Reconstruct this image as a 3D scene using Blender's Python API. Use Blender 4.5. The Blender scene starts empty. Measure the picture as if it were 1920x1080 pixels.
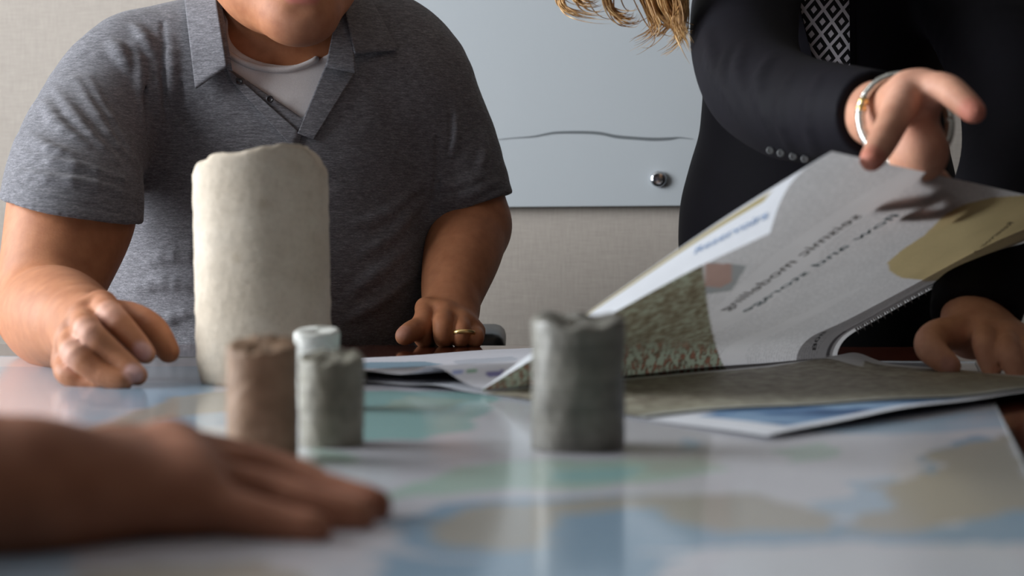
import bpy, bmesh, math, random
import numpy as np

# ------------------------------------------------------------------ camera
random.seed(7); RNG = np.random.default_rng(7)
F = 2667.0
TZ = 0.75                                   # table top height
CAM = np.array([0.0, 0.0, TZ + 0.105])
PITCH = math.atan(50 / F)
FWD = np.array([0, math.cos(PITCH), -math.sin(PITCH)])
UP = np.array([0, math.sin(PITCH), math.cos(PITCH)])
RT = np.array([1.0, 0, 0])
sc = bpy.context.scene
C = sc.collection
cam = bpy.data.objects.new('camera', bpy.data.cameras.new('camera'))
C.objects.link(cam); sc.camera = cam
cam.location = CAM; cam.rotation_euler = (math.pi / 2 - PITCH, 0, 0)
cam.data.sensor_width = 36; cam.data.lens = 36 * F / 1920
cam.data.clip_start = 0.02
cam.data.dof.use_dof = True; cam.data.dof.focus_distance = 1.78; cam.data.dof.aperture_fstop = 5.6

# ------------------------------------------------------------------ light
sc.view_settings.view_transform = 'Standard'; sc.view_settings.look = 'None'
sc.view_settings.gamma = 1; sc.view_settings.use_curve_mapping = False
sc.view_settings.exposure = 0.0
w = bpy.data.worlds.new('sky'); sc.world = w; w.use_nodes = True
w.node_tree.nodes['Background'].inputs[0].default_value = (0.62, 0.78, 1.0, 1)
w.node_tree.nodes['Background'].inputs[1].default_value = 1.0
def area(name, loc, rot, sx, sy, power, col):
    l = bpy.data.lights.new(name, 'AREA'); l.shape = 'RECTANGLE'; l.size = sx; l.size_y = sy
    l.energy = power; l.color = col
    o = bpy.data.objects.new(name, l); C.objects.link(o); o.location = loc; o.rotation_euler = rot
    return o
# daylight through the window in the left wall, and a weak added fill light overhead behind the camera
area('window_daylight', (-2.27, 1.28, 1.58), (0, -math.pi / 2, 0), 1.45, 1.75, 122, (0.93, 0.97, 1.0))
area('added_fill_light', (0.4, -0.9, 2.56), (0, 0, 0), 1.2, 0.6, 1.4, (1.0, 0.93, 0.85))

# ------------------------------------------------------------------ pixel <-> space
def W(px, py, d):
    return CAM + d * (FWD + (px - 960) / F * RT + (540 - py) / F * UP)
def Wz(px, py, d, z):                       # same column, height above the table
    p = W(px, py, d); p[2] = TZ + z; return p
def TP(px, py, z=0.0):                      # pixel onto the table plane
    v = FWD + (px - 960) / F * RT + (540 - py) / F * UP
    return CAM + v * ((TZ + z - CAM[2]) / v[2])
def proj(P):
    Q = np.asarray(P, float) - CAM
    d = Q @ FWD
    return 960 + F * (Q @ RT) / d, 540 - F * (Q @ UP) / d, d
def lin(r, g, b):
    f = lambda c: (c / 255 / 12.92) if c / 255 <= 0.04045 else ((c / 255 + 0.055) / 1.055) ** 2.4
    return np.array([f(r), f(g), f(b)])
def hexa(c): return tuple(lin(*c)) + (1.0,)

# ------------------------------------------------------------------ object helpers
def empty(name, loc, label=None, cat=None, group=None):
    o = bpy.data.objects.new(name, None); C.objects.link(o); o.location = loc
    if label: o['label'] = label
    if cat: o['category'] = cat
    if group: o['group'] = group
    return o
def place(o, parent):
    if parent is not None:
        o.parent = parent
        m = parent.matrix_world
        bpy.context.view_layer.update()
        o.matrix_parent_inverse = parent.matrix_world.inverted()
def build(name, V, faces, mat, parent=None, smooth=True, col=None, uv=None, label=None, cat=None, kind=None):
    """V (n,3) array; faces: (m,4)/(m,3) array or list of tuples"""
    me = bpy.data.meshes.new(name)
    V = np.asarray(V, np.float32)
    if isinstance(faces, np.ndarray):
        m, k = faces.shape
        me.vertices.add(len(V)); me.vertices.foreach_set('co', V.ravel())
        me.loops.add(m * k); me.loops.foreach_set('vertex_index', faces.astype(np.int32).ravel())
        me.polygons.add(m); me.polygons.foreach_set('loop_start', np.arange(m, dtype=np.int32) * k)
        me.update(calc_edges=True)
    else:
        me.from_pydata(V.tolist(), [], faces)
    me.polygons.foreach_set('use_smooth', [smooth] * len(me.polygons))
    if col is not None:
        a = me.color_attributes.new('Col', 'FLOAT_COLOR', 'POINT')
        cc = np.ones((len(V), 4), np.float32); cc[:, :col.shape[1]] = col
        a.data.foreach_set('color', cc.ravel())
    if uv is not None:
        l = me.uv_layers.new(name='UV')
        idx = np.empty(len(me.loops), np.int32); me.loops.foreach_get('vertex_index', idx)
        l.data.foreach_set('uv', np.asarray(uv, np.float32)[idx].ravel())
    me.validate(); me.update()
    o = bpy.data.objects.new(name, me); C.objects.link(o)
    if mat: me.materials.append(mat)
    place(o, parent)
    if label: o['label'] = label
    if cat: o['category'] = cat
    if kind: o['kind'] = kind
    return o
def gridfaces(nu, nv, closed=False):
    i, j = np.meshgrid(np.arange(nu if closed else nu - 1), np.arange(nv - 1), indexing='ij')
    i2 = (i + 1) % nu
    return np.stack([i * nv + j, i2 * nv + j, i2 * nv + j + 1, i * nv + j + 1], -1).reshape(-1, 4)
def bm_build(name, bm, mat, parent=None, smooth=False, **k):
    me = bpy.data.meshes.new(name); bm.normal_update(); bm.to_mesh(me); bm.free()
    me.polygons.foreach_set('use_smooth', [smooth] * len(me.polygons))
    o = bpy.data.objects.new(name, me); C.objects.link(o); me.materials.append(mat); place(o, parent)
    for kk, v in k.items(): o[{'cat': 'category'}.get(kk, kk)] = v
    return o
def box(bm, lo, hi, bev=0.0, rz=0.0, piv=None):
    from mathutils import Matrix, Vector
    r = bmesh.ops.create_cube(bm, size=1)
    lo = np.array(lo, float); hi = np.array(hi, float); c = (lo + hi) / 2
    bmesh.ops.scale(bm, vec=hi - lo, verts=r['verts'])
    vs = r['verts']
    if bev:
        ed = list({e for v in vs for e in v.link_edges})
        q = bmesh.ops.bevel(bm, geom=ed, offset=bev, segments=3, affect='EDGES', profile=0.5)
        vs = list({v for f in q['faces'] for v in f.verts} | {v for v in vs if v.is_valid})
    bmesh.ops.translate(bm, vec=c, verts=vs)
    if rz:
        bmesh.ops.rotate(bm, cent=Vector(piv if piv is not None else c), matrix=Matrix.Rotation(rz, 3, 'Z'), verts=vs)
def one_box(name, lo, hi, mat, parent=None, bev=0.0, rz=0.0, piv=None, **k):
    bm = bmesh.new(); box(bm, lo, hi, bev, rz, piv)
    return bm_build(name, bm, mat, parent, **k)
def tube(P, R, n=8, cap=True, flat=None):
    """tube along polyline; returns verts, faces(list)"""
    P = np.asarray(P, float); m = len(P); R = np.broadcast_to(R, (m,))
    t = np.gradient(P, axis=0); t /= np.linalg.norm(t, axis=1)[:, None] + 1e-12
    a = np.array([0, 0, 1.0]) if abs(t[0][2]) < .9 else np.array([1.0, 0, 0])
    V = []
    for i in range(m):
        a = a - t[i] * (a @ t[i]); a /= np.linalg.norm(a); b = np.cross(t[i], a)
        th = np.arange(n) * 2 * math.pi / n
        V.append(P[i] + R[i] * (np.cos(th)[:, None] * a + np.sin(th)[:, None] * b))
    V = np.concatenate(V)
    fs = [(i * n + j, i * n + (j + 1) % n, (i + 1) * n + (j + 1) % n, (i + 1) * n + j) for i in range(m - 1) for j in range(n)]
    if cap: fs += [tuple(range(n))[::-1], tuple((m - 1) * n + k for k in range(n))]
    return V, fs
def catmull(P, n):
    P = np.asarray(P, float); m = len(P)
    Q = np.vstack([2 * P[0] - P[1], P, 2 * P[-1] - P[-2]])
    s = np.linspace(0, m - 1 - 1e-9, n); i = s.astype(int); f = (s - i)[:, None]
    a, b, c, d = Q[i], Q[i + 1], Q[i + 2], Q[i + 3]
    return .5 * ((2 * b) + (-a + c) * f + (2 * a - 5 * b + 4 * c - d) * f ** 2 + (-a + 3 * b - 3 * c + d) * f ** 3)

# ------------------------------------------------------------------ materials
class M:
    def __init__(s, name, rough=.5, base=(.5, .5, .5), spec=.5, **kw):
        s.m = bpy.data.materials.new(name); s.m.use_nodes = True
        s.nt = s.m.node_tree; s.b = s.nt.nodes['Principled BSDF']
        s.b.inputs['Roughness'].default_value = rough
        s.b.inputs['Base Color'].default_value = tuple(base[:3]) + (1,)
        s.b.inputs['Specular IOR Level'].default_value = spec
        for k, v in kw.items(): s.b.inputs[k.replace('_', ' ')].default_value = v
    def n(s, t, **kw):
        x = s.nt.nodes.new(t)
        for k, v in kw.items():
            if k[0] == 'i': x.inputs[int(k[1:])].default_value = v
            else: setattr(x, k, v)
        return x
    def l(s, a, b): s.nt.links.new(a, b)
    def co(s, scale=(1, 1, 1), rot=(0, 0, 0), kind='Object'):
        t = s.n('ShaderNodeTexCoord'); mp = s.n('ShaderNodeMapping')
        mp.inputs['Scale'].default_value = scale; mp.inputs['Rotation'].default_value = rot
        s.l(t.outputs[kind], mp.inputs[0]); return mp.outputs[0]
    def noise(s, vec, scale, detail=3, rough=.55):
        x = s.n('ShaderNodeTexNoise'); x.inputs['Scale'].default_value = scale
        x.inputs['Detail'].default_value = detail; x.inputs['Roughness'].default_value = rough
        s.l(vec, x.inputs['Vector']); return x.outputs[0]
    def ramp(s, fac, stops):
        r = s.n('ShaderNodeValToRGB'); e = r.color_ramp.elements
        while len(e) < len(stops): e.new(.5)
        for q, (p, c) in zip(e, stops): q.position = p; q.color = tuple(c[:3]) + (1,)
        s.l(fac, r.inputs[0]); return r.outputs[0]
    def mix(s, fac, a, b, mode='MIX'):
        x = s.n('ShaderNodeMix', data_type='RGBA', blend_type=mode)
        for v, sock in ((fac, x.inputs[0]), (a, x.inputs[6]), (b, x.inputs[7])):
            if hasattr(v, 'is_linked') or hasattr(v, 'links'): s.l(v, sock)
            elif isinstance(v, (int, float)): sock.default_value = v
            else: sock.default_value = tuple(v[:3]) + (1,)
        return x.outputs[2]
    def math(s, op, a, b=0.0):
        x = s.n('ShaderNodeMath', operation=op)
        for v, sock in ((a, x.inputs[0]), (b, x.inputs[1])):
            if hasattr(v, 'links'): s.l(v, sock)
            else: sock.default_value = v
        return x.outputs[0]
    def attr(s): 
        a = s.n('ShaderNodeAttribute'); a.attribute_name = 'Col'; return a.outputs['Color']
    def color(s, out): s.l(out, s.b.inputs['Base Color'])
    def bump(s, h, strength=.3, dist=.002):
        b = s.n('ShaderNodeBump'); b.inputs['Strength'].default_value = strength; b.inputs['Distance'].default_value = dist
        s.l(h, b.inputs['Height']); s.l(b.outputs[0], s.b.inputs['Normal'])
    def translucent(s, colout, amount):
        t = s.n('ShaderNodeBsdfTranslucent'); x = s.n('ShaderNodeMixShader'); x.inputs[0].default_value = amount
        s.l(colout, t.inputs[0]); s.l(s.b.outputs[0], x.inputs[1]); s.l(t.outputs[0], x.inputs[2])
        s.l(x.outputs[0], s.nt.nodes['Material Output'].inputs[0])

def flat(name, c, rough=.5, **kw): return M(name, rough, lin(*c), **kw).m

# wallpaper: woven fabric look
def wallpaper():
    q = M('woven_wallpaper', .8, spec=.2)
    a = q.noise(q.co((420, 420, 30)), 1.0, 2); b = q.noise(q.co((30, 30, 520)), 1.0, 2)
    s = q.math('ADD', a, b); s = q.math('MULTIPLY', s, .5)
    q.color(q.ramp(s, [(.3, lin(158, 149, 141)), (.7, lin(176, 167, 158))]))
    q.bump(s, .25, .001); return q.m
def wood():
    q = M('mahogany_veneer', .12, spec=.5, Coat_Weight=.5, Coat_Roughness=.06)
    v = q.co((2.2, 40, 40)); n = q.noise(v, 1.2, 5, .6)
    q.color(q.ramp(n, [(.3, lin(50, 22, 16)), (.55, lin(84, 40, 28)), (.75, lin(104, 52, 36))])); return q.m
def bounce_cutting_wall():
    q = M('bounce_cutting_dark_wood', .5); n = q.noise(q.co((9, 9, .6)), 2.0, 4)
    q.color(q.ramp(n, [(.3, lin(44, 34, 28)), (.7, lin(66, 50, 40))])); return q.m
def skin(name, sss=.5):
    q = M(name, .58, spec=.32)
    n = q.noise(q.co((1, 1, 1)), 60, 4); n2 = q.noise(q.co((1, 1, 1)), 420, 2)
    t = q.ramp(n, [(.3, (.86, .80, .78)), (.7, (1.08, 1.1, 1.1))])
    q.color(q.mix(1.0, q.attr(), t, 'MULTIPLY'))
    q.b.inputs['Subsurface Weight'].default_value = .12
    q.b.inputs['Subsurface Radius'].default_value = (.6, .25, .12); q.b.inputs['Subsurface Scale'].default_value = .008
    h = q.math('ADD', q.math('MULTIPLY', n, .5), n2)
    q.bump(h, .25, .0006); return q.m
def heather():
    q = M('grey_heather_jersey', .88, spec=.15, Sheen_Weight=.12, Sheen_Roughness=.5)
    a = q.noise(q.co((90, 90, 620)), 1, 3, .6); b = q.noise(q.co((300, 300, 1600)), 1, 2, .6)
    s = q.math('MULTIPLY', q.math('ADD', a, b), .5)
    q.color(q.ramp(s, [(.36, lin(80, 79, 83)), (.52, lin(108, 107, 112)), (.66, lin(140, 138, 144))]))
    q.bump(b, .25, .0006); return q.m
def cloth(name, c1, c2, sc_=900, rough=.85, sheen=.1, spec=.2):
    q = M(name, rough, spec=spec, Sheen_Weight=sheen)
    a = q.noise(q.co((1, 1, 1)), sc_, 2); b = q.noise(q.co((1, 1, 1)), 8, 2)
    q.color(q.ramp(q.math('MULTIPLY', q.math('ADD', a, b), .5), [(.35, lin(*c1)), (.65, lin(*c2))]))
    q.bump(a, .2, .0005); return q.m
def rock(name, stops, scale=40, band=None, bumpd=.0015, rough=.85, spec=.25):
    q = M(name, rough, spec=spec)
    n = q.noise(q.co((1, 1, 1)), scale, 6, .62); n2 = q.noise(q.co((1, 1, 1)), scale * 9, 3)
    c = q.ramp(n, [(p, lin(*k)) for p, k in stops])
    if band:
        bn = q.noise(q.co((6, 6, band[0])), 1.0, 3, .6)
        c = q.mix(1.0, c, q.ramp(bn, [(.35, (band[1],) * 3), (.62, (1.05,) * 3)]), 'MULTIPLY')
    v = q.n('ShaderNodeTexVoronoi'); v.inputs['Scale'].default_value = scale * 1.6
    q.l(q.co((1, 1, 1)), v.inputs['Vector'])
    pit = q.ramp(v.outputs['Distance'], [(.05, (.72, .68, .62)), (.16, (1, 1, 1))])
    c = q.mix(.55, c, q.mix(1.0, c, pit, 'MULTIPLY'))
    n3 = q.noise(q.co((1, 1, 1)), 210, 5, .7); c = q.mix(.8, c, q.ramp(n3, [(.3, (.82, .81, .79)), (.5, (1, 1, 1)), (.75, (1.05, 1.05, 1.05))]), 'MULTIPLY')
    q.color(c); q.bump(q.math('ADD', n, q.math('MULTIPLY', n2, .6)), .5, bumpd); return q.m
def paper(name, trans=0.0, lines=False):
    q = M(name, .55, spec=.25)
    c = q.attr()
    n = q.noise(q.co((1, 1, 1)), 30, 3)
    c = q.mix(1.0, c, q.ramp(n, [(.3, (.95,) * 3), (.7, (1.02,) * 3)]), 'MULTIPLY')
    if lines:                                # rows of small print, too fine to read
        uvn = q.n('ShaderNodeTexCoord'); sp = q.n('ShaderNodeSeparateXYZ'); q.l(uvn.outputs['UV'], sp.inputs[0])
        row = q.math('SINE', q.math('MULTIPLY', sp.outputs[0], 2 * math.pi / .0042))
        row = q.math('GREATER_THAN', row, -.15)
        mp = q.n('ShaderNodeMapping'); mp.inputs['Scale'].default_value = (238, 300, 1); q.l(uvn.outputs['UV'], mp.inputs[0])
        wd = q.math('GREATER_THAN', q.noise(mp.outputs[0], 1.0, 1), .46)
        blk = q.n('ShaderNodeMapping'); blk.inputs['Scale'].default_value = (13, 3, 1); q.l(uvn.outputs['UV'], blk.inputs[0])
        bl = q.math('GREATER_THAN', q.noise(blk.outputs[0], 1.0, 0), .42)
        f = q.math('MULTIPLY', q.math('MULTIPLY', row, wd), bl)
        a = q.n('ShaderNodeAttribute'); a.attribute_name = 'Col'
        f = q.math('MULTIPLY', f, a.outputs['Alpha'])
        c = q.mix(q.math('MULTIPLY', f, .20), c, lin(70, 70, 76))
    q.color(c)
    if trans: q.translucent(c, trans)
    return q.m
# ------------------------------------------------------------------ signed distance bodies
BIG = 1e3
def smin(a, b, k):
    if k <= 0: return np.minimum(a, b)
    h = np.maximum(k - np.abs(a - b), 0) / k
    return np.minimum(a, b) - h * h * k * .25
def leaf(f, lo, hi): return ('leaf', f, np.array(lo, float), np.array(hi, float))
def cone(a, b, ra, rb):
    a = np.array(a, np.float32); b = np.array(b, np.float32); ba = b - a; L2 = float(ba @ ba) + 1e-12
    r = max(ra, rb)
    def f(P):
        q = P - a; t = np.clip((q @ ba) / L2, 0, 1)
        q = q - t[:, None] * ba
        return np.sqrt(np.einsum('ij,ij->i', q, q)) - (ra + (rb - ra) * t)
    return leaf(f, np.minimum(a, b) - r, np.maximum(a, b) + r)
def ball(c, r): return ell(c, (r, r, r))
def ell(c, r, rot=None):
    c = np.array(c, np.float32); r = np.array(r, np.float32); R = None if rot is None else np.array(rot, np.float32)
    m = max(r)
    def f(P):
        q = P - c
        if R is not None: q = q @ R
        k0 = np.sqrt(((q / r) ** 2).sum(1)); k1 = np.sqrt(((q / (r * r)) ** 2).sum(1)) + 1e-9
        return k0 * (k0 - 1) / k1
    rr = r if R is None else np.array([m] * 3)
    return leaf(f, c - rr, c + rr)
def rot(rx=0, ry=0, rz=0):
    from mathutils import Euler
    return np.array(Euler((rx, ry, rz)).to_matrix())
def plane(p, n):
    p = np.array(p, np.float32); n = np.array(n, float); n = (n / np.linalg.norm(n)).astype(np.float32)
    return leaf(lambda P: (p - P) @ n, [-9] * 3, [9] * 3)
def U(ch, k=0.0):
    ch = [c for c in ch if c is not None]
    return ('u', ch, k, np.min([c[2] if c[0] == 'leaf' else c[3] for c in ch], 0) - k * .3,
            np.max([c[3] if c[0] == 'leaf' else c[4] for c in ch], 0) + k * .3)
def lohi(c): return (c[2], c[3]) if c[0] == 'leaf' else (c[3], c[4])
def SUB(a, b, k=0.0): return ('s', (a, b), k, *lohi(a))
def OFF(a, r): lo, hi = lohi(a); return ('o', a, r, lo - r, hi + r)
def DISP(a, f, m=.01): lo, hi = lohi(a); return ('d', a, f, lo - m, hi + m)
def ev(n, P, lo, hi, m=.012):
    if lo is not None:
        a, b = lohi(n)
        if np.any(a - m > hi) or np.any(b + m < lo): return None
    t = n[0]
    if t == 'leaf': return n[1](P)
    if t == 'u':
        d = None; k = n[2]
        for c in n[1]:
            v = ev(c, P, lo, hi, m + k)
            if v is None: continue
            d = v if d is None else smin(d, v, k)
        return d
    if t == 's':
        a = ev(n[1][0], P, lo, hi, m + n[2])
        if a is None: return None
        b = ev(n[1][1], P, lo, hi, m + n[2])
        return a if b is None else -smin(-a, b, n[2])
    if t == 'o':
        a = ev(n[1], P, lo, hi, m + abs(n[2])); return None if a is None else a - n[2]
    if t == 'd':
        a = ev(n[1], P, lo, hi, m + .01); return None if a is None else a + n[2](P)
def EV(n, P): return ev(n, np.asarray(P, np.float32), None, None)
EDG = [(0, 1), (2, 3), (4, 5), (6, 7), (0, 2), (1, 3), (4, 6), (5, 7), (0, 4), (1, 5), (2, 6), (3, 7)]
CRN = np.array([(a, b, c) for a in (0, 1) for b in (0, 1) for c in (0, 1)])
def mesh_sdf(node, h, n=28, clip=None):
    lo, hi = lohi(node); lo = np.array(lo) - 3 * h; hi = np.array(hi) + 3 * h
    if clip is not None: lo = np.maximum(lo, clip[0]); hi = np.minimum(hi, clip[1])
    i0 = np.floor(lo / h).astype(int); i1 = np.ceil(hi / h).astype(int)
    S = (i1 - i0 + 4).astype(np.int64)
    ids, pos, quads = [], [], []
    cg = np.stack(np.meshgrid(*[np.linspace(-1, n + 1, 4)] * 3, indexing='ij'), -1).reshape(-1, 3)
    sg = np.arange(n + 2) - 1
    fg = np.stack(np.meshgrid(sg, sg, sg, indexing='ij'), -1).reshape(-1, 3)
    sub = (n + 2) / 3 * h * .87 * 1.3
    for bx in range(i0[0], i1[0], n):
        for by in range(i0[1], i1[1], n):
            for bz in range(i0[2], i1[2], n):
                b = np.array([bx, by, bz]); blo = (b - 1) * h; bhi = (b + n + 1) * h
                v = ev(node, ((cg + b) * h).astype(np.float32), blo, bhi)
                if v is None or np.min(np.abs(v)) > sub: continue
                v = ev(node, ((fg + b) * h).astype(np.float32), blo, bhi)
                if v is None: continue
                Fd = v.reshape(n + 2, n + 2, n + 2)
                s = Fd < 0
                if s.all() or not s.any(): continue
                m = n + 1
                cs = [s[a:a + m, c:c + m, e:e + m] for a, c, e in CRN]
                act = ~(np.logical_and.reduce(cs) | ~np.logical_or.reduce(cs))
                I = np.argwhere(act)
                if len(I) == 0: continue
                vals = np.stack([Fd[I[:, 0] + a, I[:, 1] + c, I[:, 2] + e] for a, c, e in CRN], 1)
                acc = np.zeros((len(I), 3)); cnt = np.zeros(len(I))
                for p, q in EDG:
                    a, c = vals[:, p], vals[:, q]; x = (a < 0) != (c < 0)
                    t = np.where(x, a / np.where(x, a - c, 1), 0)
                    acc += x[:, None] * (CRN[p] + t[:, None] * (CRN[q] - CRN[p])); cnt += x
                G = I + b - 1
                pos.append((G + acc / cnt[:, None]) * h)
                gid = lambda q: ((q[:, 0] - i0[0] + 2) * S[1] + (q[:, 1] - i0[1] + 2)) * S[2] + (q[:, 2] - i0[2] + 2)
                ids.append(gid(G))
                for ax in range(3):
                    o1, o2 = [(1, 2), (2, 0), (0, 1)][ax]
                    A = s[1:n + 1, 1:n + 1, 1:n + 1]
                    sl = [slice(1, n + 1)] * 3; sl[ax] = slice(2, n + 2); B = s[tuple(sl)]
                    E = np.argwhere(A != B)
                    if len(E) == 0: continue
                    flip = A[E[:, 0], E[:, 1], E[:, 2]]
                    E = E + b
                    d1 = np.zeros(3, int); d1[o1] = 1; d2 = np.zeros(3, int); d2[o2] = 1
                    q = np.stack([gid(E - d1 - d2), gid(E - d2), gid(E), gid(E - d1)], 1)
                    q[~flip] = q[~flip][:, ::-1]
                    quads.append(q)
    ids = np.concatenate(ids); pos = np.concatenate(pos); quads = np.concatenate(quads)
    uq, first = np.unique(ids, return_index=True)
    V = pos[first]
    Q = np.searchsorted(uq, quads); Q = np.clip(Q, 0, len(uq) - 1)
    ok = (uq[Q] == quads).all(1)
    return V, Q[ok]
def smooth_mesh(V, Q, it=1, lam=.5):
    e = np.concatenate([Q[:, [0, 1]], Q[:, [1, 2]], Q[:, [2, 3]], Q[:, [3, 0]]])
    for _ in range(it):
        acc = np.zeros_like(V); cnt = np.zeros(len(V))
        for a in range(3):
            acc[:, a] = np.bincount(e[:, 0], V[e[:, 1], a], len(V)) + np.bincount(e[:, 1], V[e[:, 0], a], len(V))
        cnt = np.bincount(e[:, 0], minlength=len(V)) + np.bincount(e[:, 1], minlength=len(V))
        V = V + (lam if _ % 2 == 0 else -lam * 1.04) * (acc / np.maximum(cnt, 1)[:, None] - V)
    return V
def sdf_obj(name, node, h, mat, parent=None, colfn=None, clip=None, sm=5, **k):
    V, Q = mesh_sdf(node, h, clip=clip); V = smooth_mesh(V, Q, sm, .6)
    return build(name, V, Q, mat, parent, col=None if colfn is None else colfn(V), **k)
def drape(node, pts, off=0.0, d0=1.0, d1=2.4):
    """march camera rays of pixel points onto a body; returns 3-D points lifted off it"""
    pts = np.asarray(pts, float)
    D = FWD + ((pts[:, :1] - 960) / F) * RT + ((540 - pts[:, 1:2]) / F) * UP
    t = np.full(len(pts), d0)
    for _ in range(90):
        v = EV(node, CAM + t[:, None] * D) - off
        t = np.minimum(t + v * .7, d1)
    return CAM + t[:, None] * D
def catm(P, n):
    P = np.asarray(P, float); m = len(P); Q = np.vstack([2 * P[0] - P[1], P, 2 * P[-1] - P[-2]])
    s = np.linspace(0, m - 1 - 1e-9, n); i = s.astype(int); f = (s - i)[:, None]; a, b, c, d = Q[i], Q[i + 1], Q[i + 2], Q[i + 3]
    return .5 * ((2 * b) + (-a + c) * f + (2 * a - 5 * b + 4 * c - d) * f ** 2 + (-a + 3 * b - 3 * c + d) * f ** 3)
def chain(pts, rs, k=.004, n=4, ks=.0016):
    Q = catm(np.c_[np.array(pts, float), np.array(rs, float)], n * (len(pts) - 1) + 1)
    return U([cone(Q[i, :3], Q[i + 1, :3], Q[i, 3], Q[i + 1, 3]) for i in range(len(Q) - 1)], ks)
def hand(wrist, wr, mcps, rm, fingers, thumb, k=.0045, kp=.013):
    palm = U([cone(wrist, m, wr, rm) for m in mcps] + [cone(mcps[i], mcps[i + 1], rm * .95, rm * .95) for i in range(len(mcps) - 1)], kp)
    fs = U([chain([W(*p) for p in f[0]], f[1]) for f in fingers], .0008)
    th = chain([W(*p) for p in thumb[0]], thumb[1], .008)
    return U([U([palm, fs], k), th], .005)
def nz(P, s, seed=0):
    r = np.random.default_rng(seed); out = 0
    for i in range(5):
        v = r.normal(size=3); v /= np.linalg.norm(v); out = out + np.sin(P @ (v * s * (1 + .35 * i)).astype(np.float32) + r.random() * 6.28)
    return out / 5
def pxprism(poly, d0, d1):
    """solid whose cross-section is a polygon seen from the camera, between two depths"""
    poly = np.array(poly, np.float32)
    cs = np.array([W(x, y, d) for x, y in poly for d in (d0, d1)])
    def f(P):
        x, y, d = proj(P); p = np.stack([x, y], 1)
        best = np.full(len(p), 1e9); ins = np.zeros(len(p), bool); m = len(poly)
        for i in range(m):
            a, b = poly[i], poly[(i + 1) % m]; e = b - a; q = p - a
            t = np.clip((q @ e) / (e @ e), 0, 1); best = np.minimum(best, np.hypot(*(q - t[:, None] * e).T))
            cr = ((a[1] > p[:, 1]) != (b[1] > p[:, 1])) & (p[:, 0] < (b[0] - a[0]) * (p[:, 1] - a[1]) / (b[1] - a[1] + 1e-9) + a[0])
            ins ^= cr
        s = np.where(ins, -best, best) * d / F
        return np.maximum(s, np.maximum(d0 - d, d - d1))
    return leaf(f, cs.min(0), cs.max(0))
def vnoise(P, s, seed=0, octv=1):
    out = np.zeros(len(P)); amp = 1.0; tot = 0
    for o in range(octv):
        q = np.asarray(P, float) * s * 2 ** o + seed * 17.13 + o * 5.7; i = np.floor(q).astype(np.int64); f = q - i; f = f * f * (3 - 2 * f)
        r = 0
        for a, b_, c in CRN:
            h = ((i[:, 0] + a) * 73856093) ^ ((i[:, 1] + b_) * 19349663) ^ ((i[:, 2] + c) * 83492791) ^ (seed * 2654435)
            h = (h ^ (h >> 13)) * 1274126177 & 0xffffffff; h = ((h ^ (h >> 16)) & 0xffff) / 65535.0
            r = r + h * (f[:, 0] if a else 1 - f[:, 0]) * (f[:, 1] if b_ else 1 - f[:, 1]) * (f[:, 2] if c else 1 - f[:, 2])
        out += amp * r; tot += amp; amp *= .6
    return out / tot
def inpoly(p, poly):
    ins = np.zeros(len(p), bool); m = len(poly)
    for i in range(m):
        a, b = poly[i], poly[(i + 1) % m]
        ins ^= ((a[1] > p[:, 1]) != (b[1] > p[:, 1])) & (p[:, 0] < (b[0] - a[0]) * (p[:, 1] - a[1]) / (b[1] - a[1] + 1e-9) + a[0])
    return ins
# ------------------------------------------------------------------ the room
S = lambda o: o.__setitem__('kind', 'structure')
MW = wallpaper(); MCEIL = flat('ceiling_paint', (168, 166, 162), .9); MFLOOR = cloth('carpet', (56, 54, 54), (72, 69, 67), 500)
MTRIM = flat('trim_paint', (190, 188, 182), .5)
YAW = math.radians(-11)
o = one_box('floor', (-2.4, -2.2, -.05), (2.8, 3.6, 0), MFLOOR); S(o)
o = one_box('ceiling', (-2.4, -2.2, 2.6), (2.8, 3.6, 2.65), MCEIL); S(o)
o = one_box('wall_back', (-2.6, 2.72, 0), (3.2, 2.82, 2.6), MW, rz=YAW, piv=(.16, 2.72, 1.3)); S(o)
MDK = bounce_cutting_wall()  # dark wood look invented for these unseen walls to hold down bounced light
o = one_box('wall_right', (2.7, -2.2, 0), (2.8, 3.4, 2.6), MDK); S(o)
o = one_box('wall_front', (-2.4, -2.2, 0), (2.8, -2.1, 2.6), MDK); S(o)
bm = bmesh.new()                                  # left wall around the window opening
WY0, WY1, WZ0, WZ1 = .38, 2.18, .83, 2.33
for lo, hi in (((-2.3, -2.2, 0), (-2.2, WY0, 2.6)), ((-2.3, WY1, 0), (-2.2, 3.6, 2.6)),
               ((-2.3, WY0, 0), (-2.2, WY1, WZ0)), ((-2.3, WY0, WZ1), (-2.2, WY1, 2.6))):
    box(bm, lo, hi)
S(bm_build('wall_left', bm, MW))
win = empty('window_1', (-2.25, (WY0 + WY1) / 2, WZ0)); S(win)
bm = bmesh.new()
for lo, hi in (((-2.3, WY0, WZ0), (-2.2, WY0 + .05, WZ1)), ((-2.3, WY1 - .05, WZ0), (-2.2, WY1, WZ1)),
               ((-2.3, WY0, WZ0), (-2.2, WY1, WZ0 + .05)), ((-2.3, WY0, WZ1 - .05), (-2.2, WY1, WZ1)),
               ((-2.28, 1.26, WZ0), (-2.25, 1.30, WZ1))):
    box(bm, lo, hi, .004)
bm_build('window_frame', bm, MTRIM, win)
S(one_box('baseboard_back', (-2.6, 2.705, 0), (3.2, 2.722, .1), MTRIM, rz=YAW, piv=(.16, 2.72, 1.3)))

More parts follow.
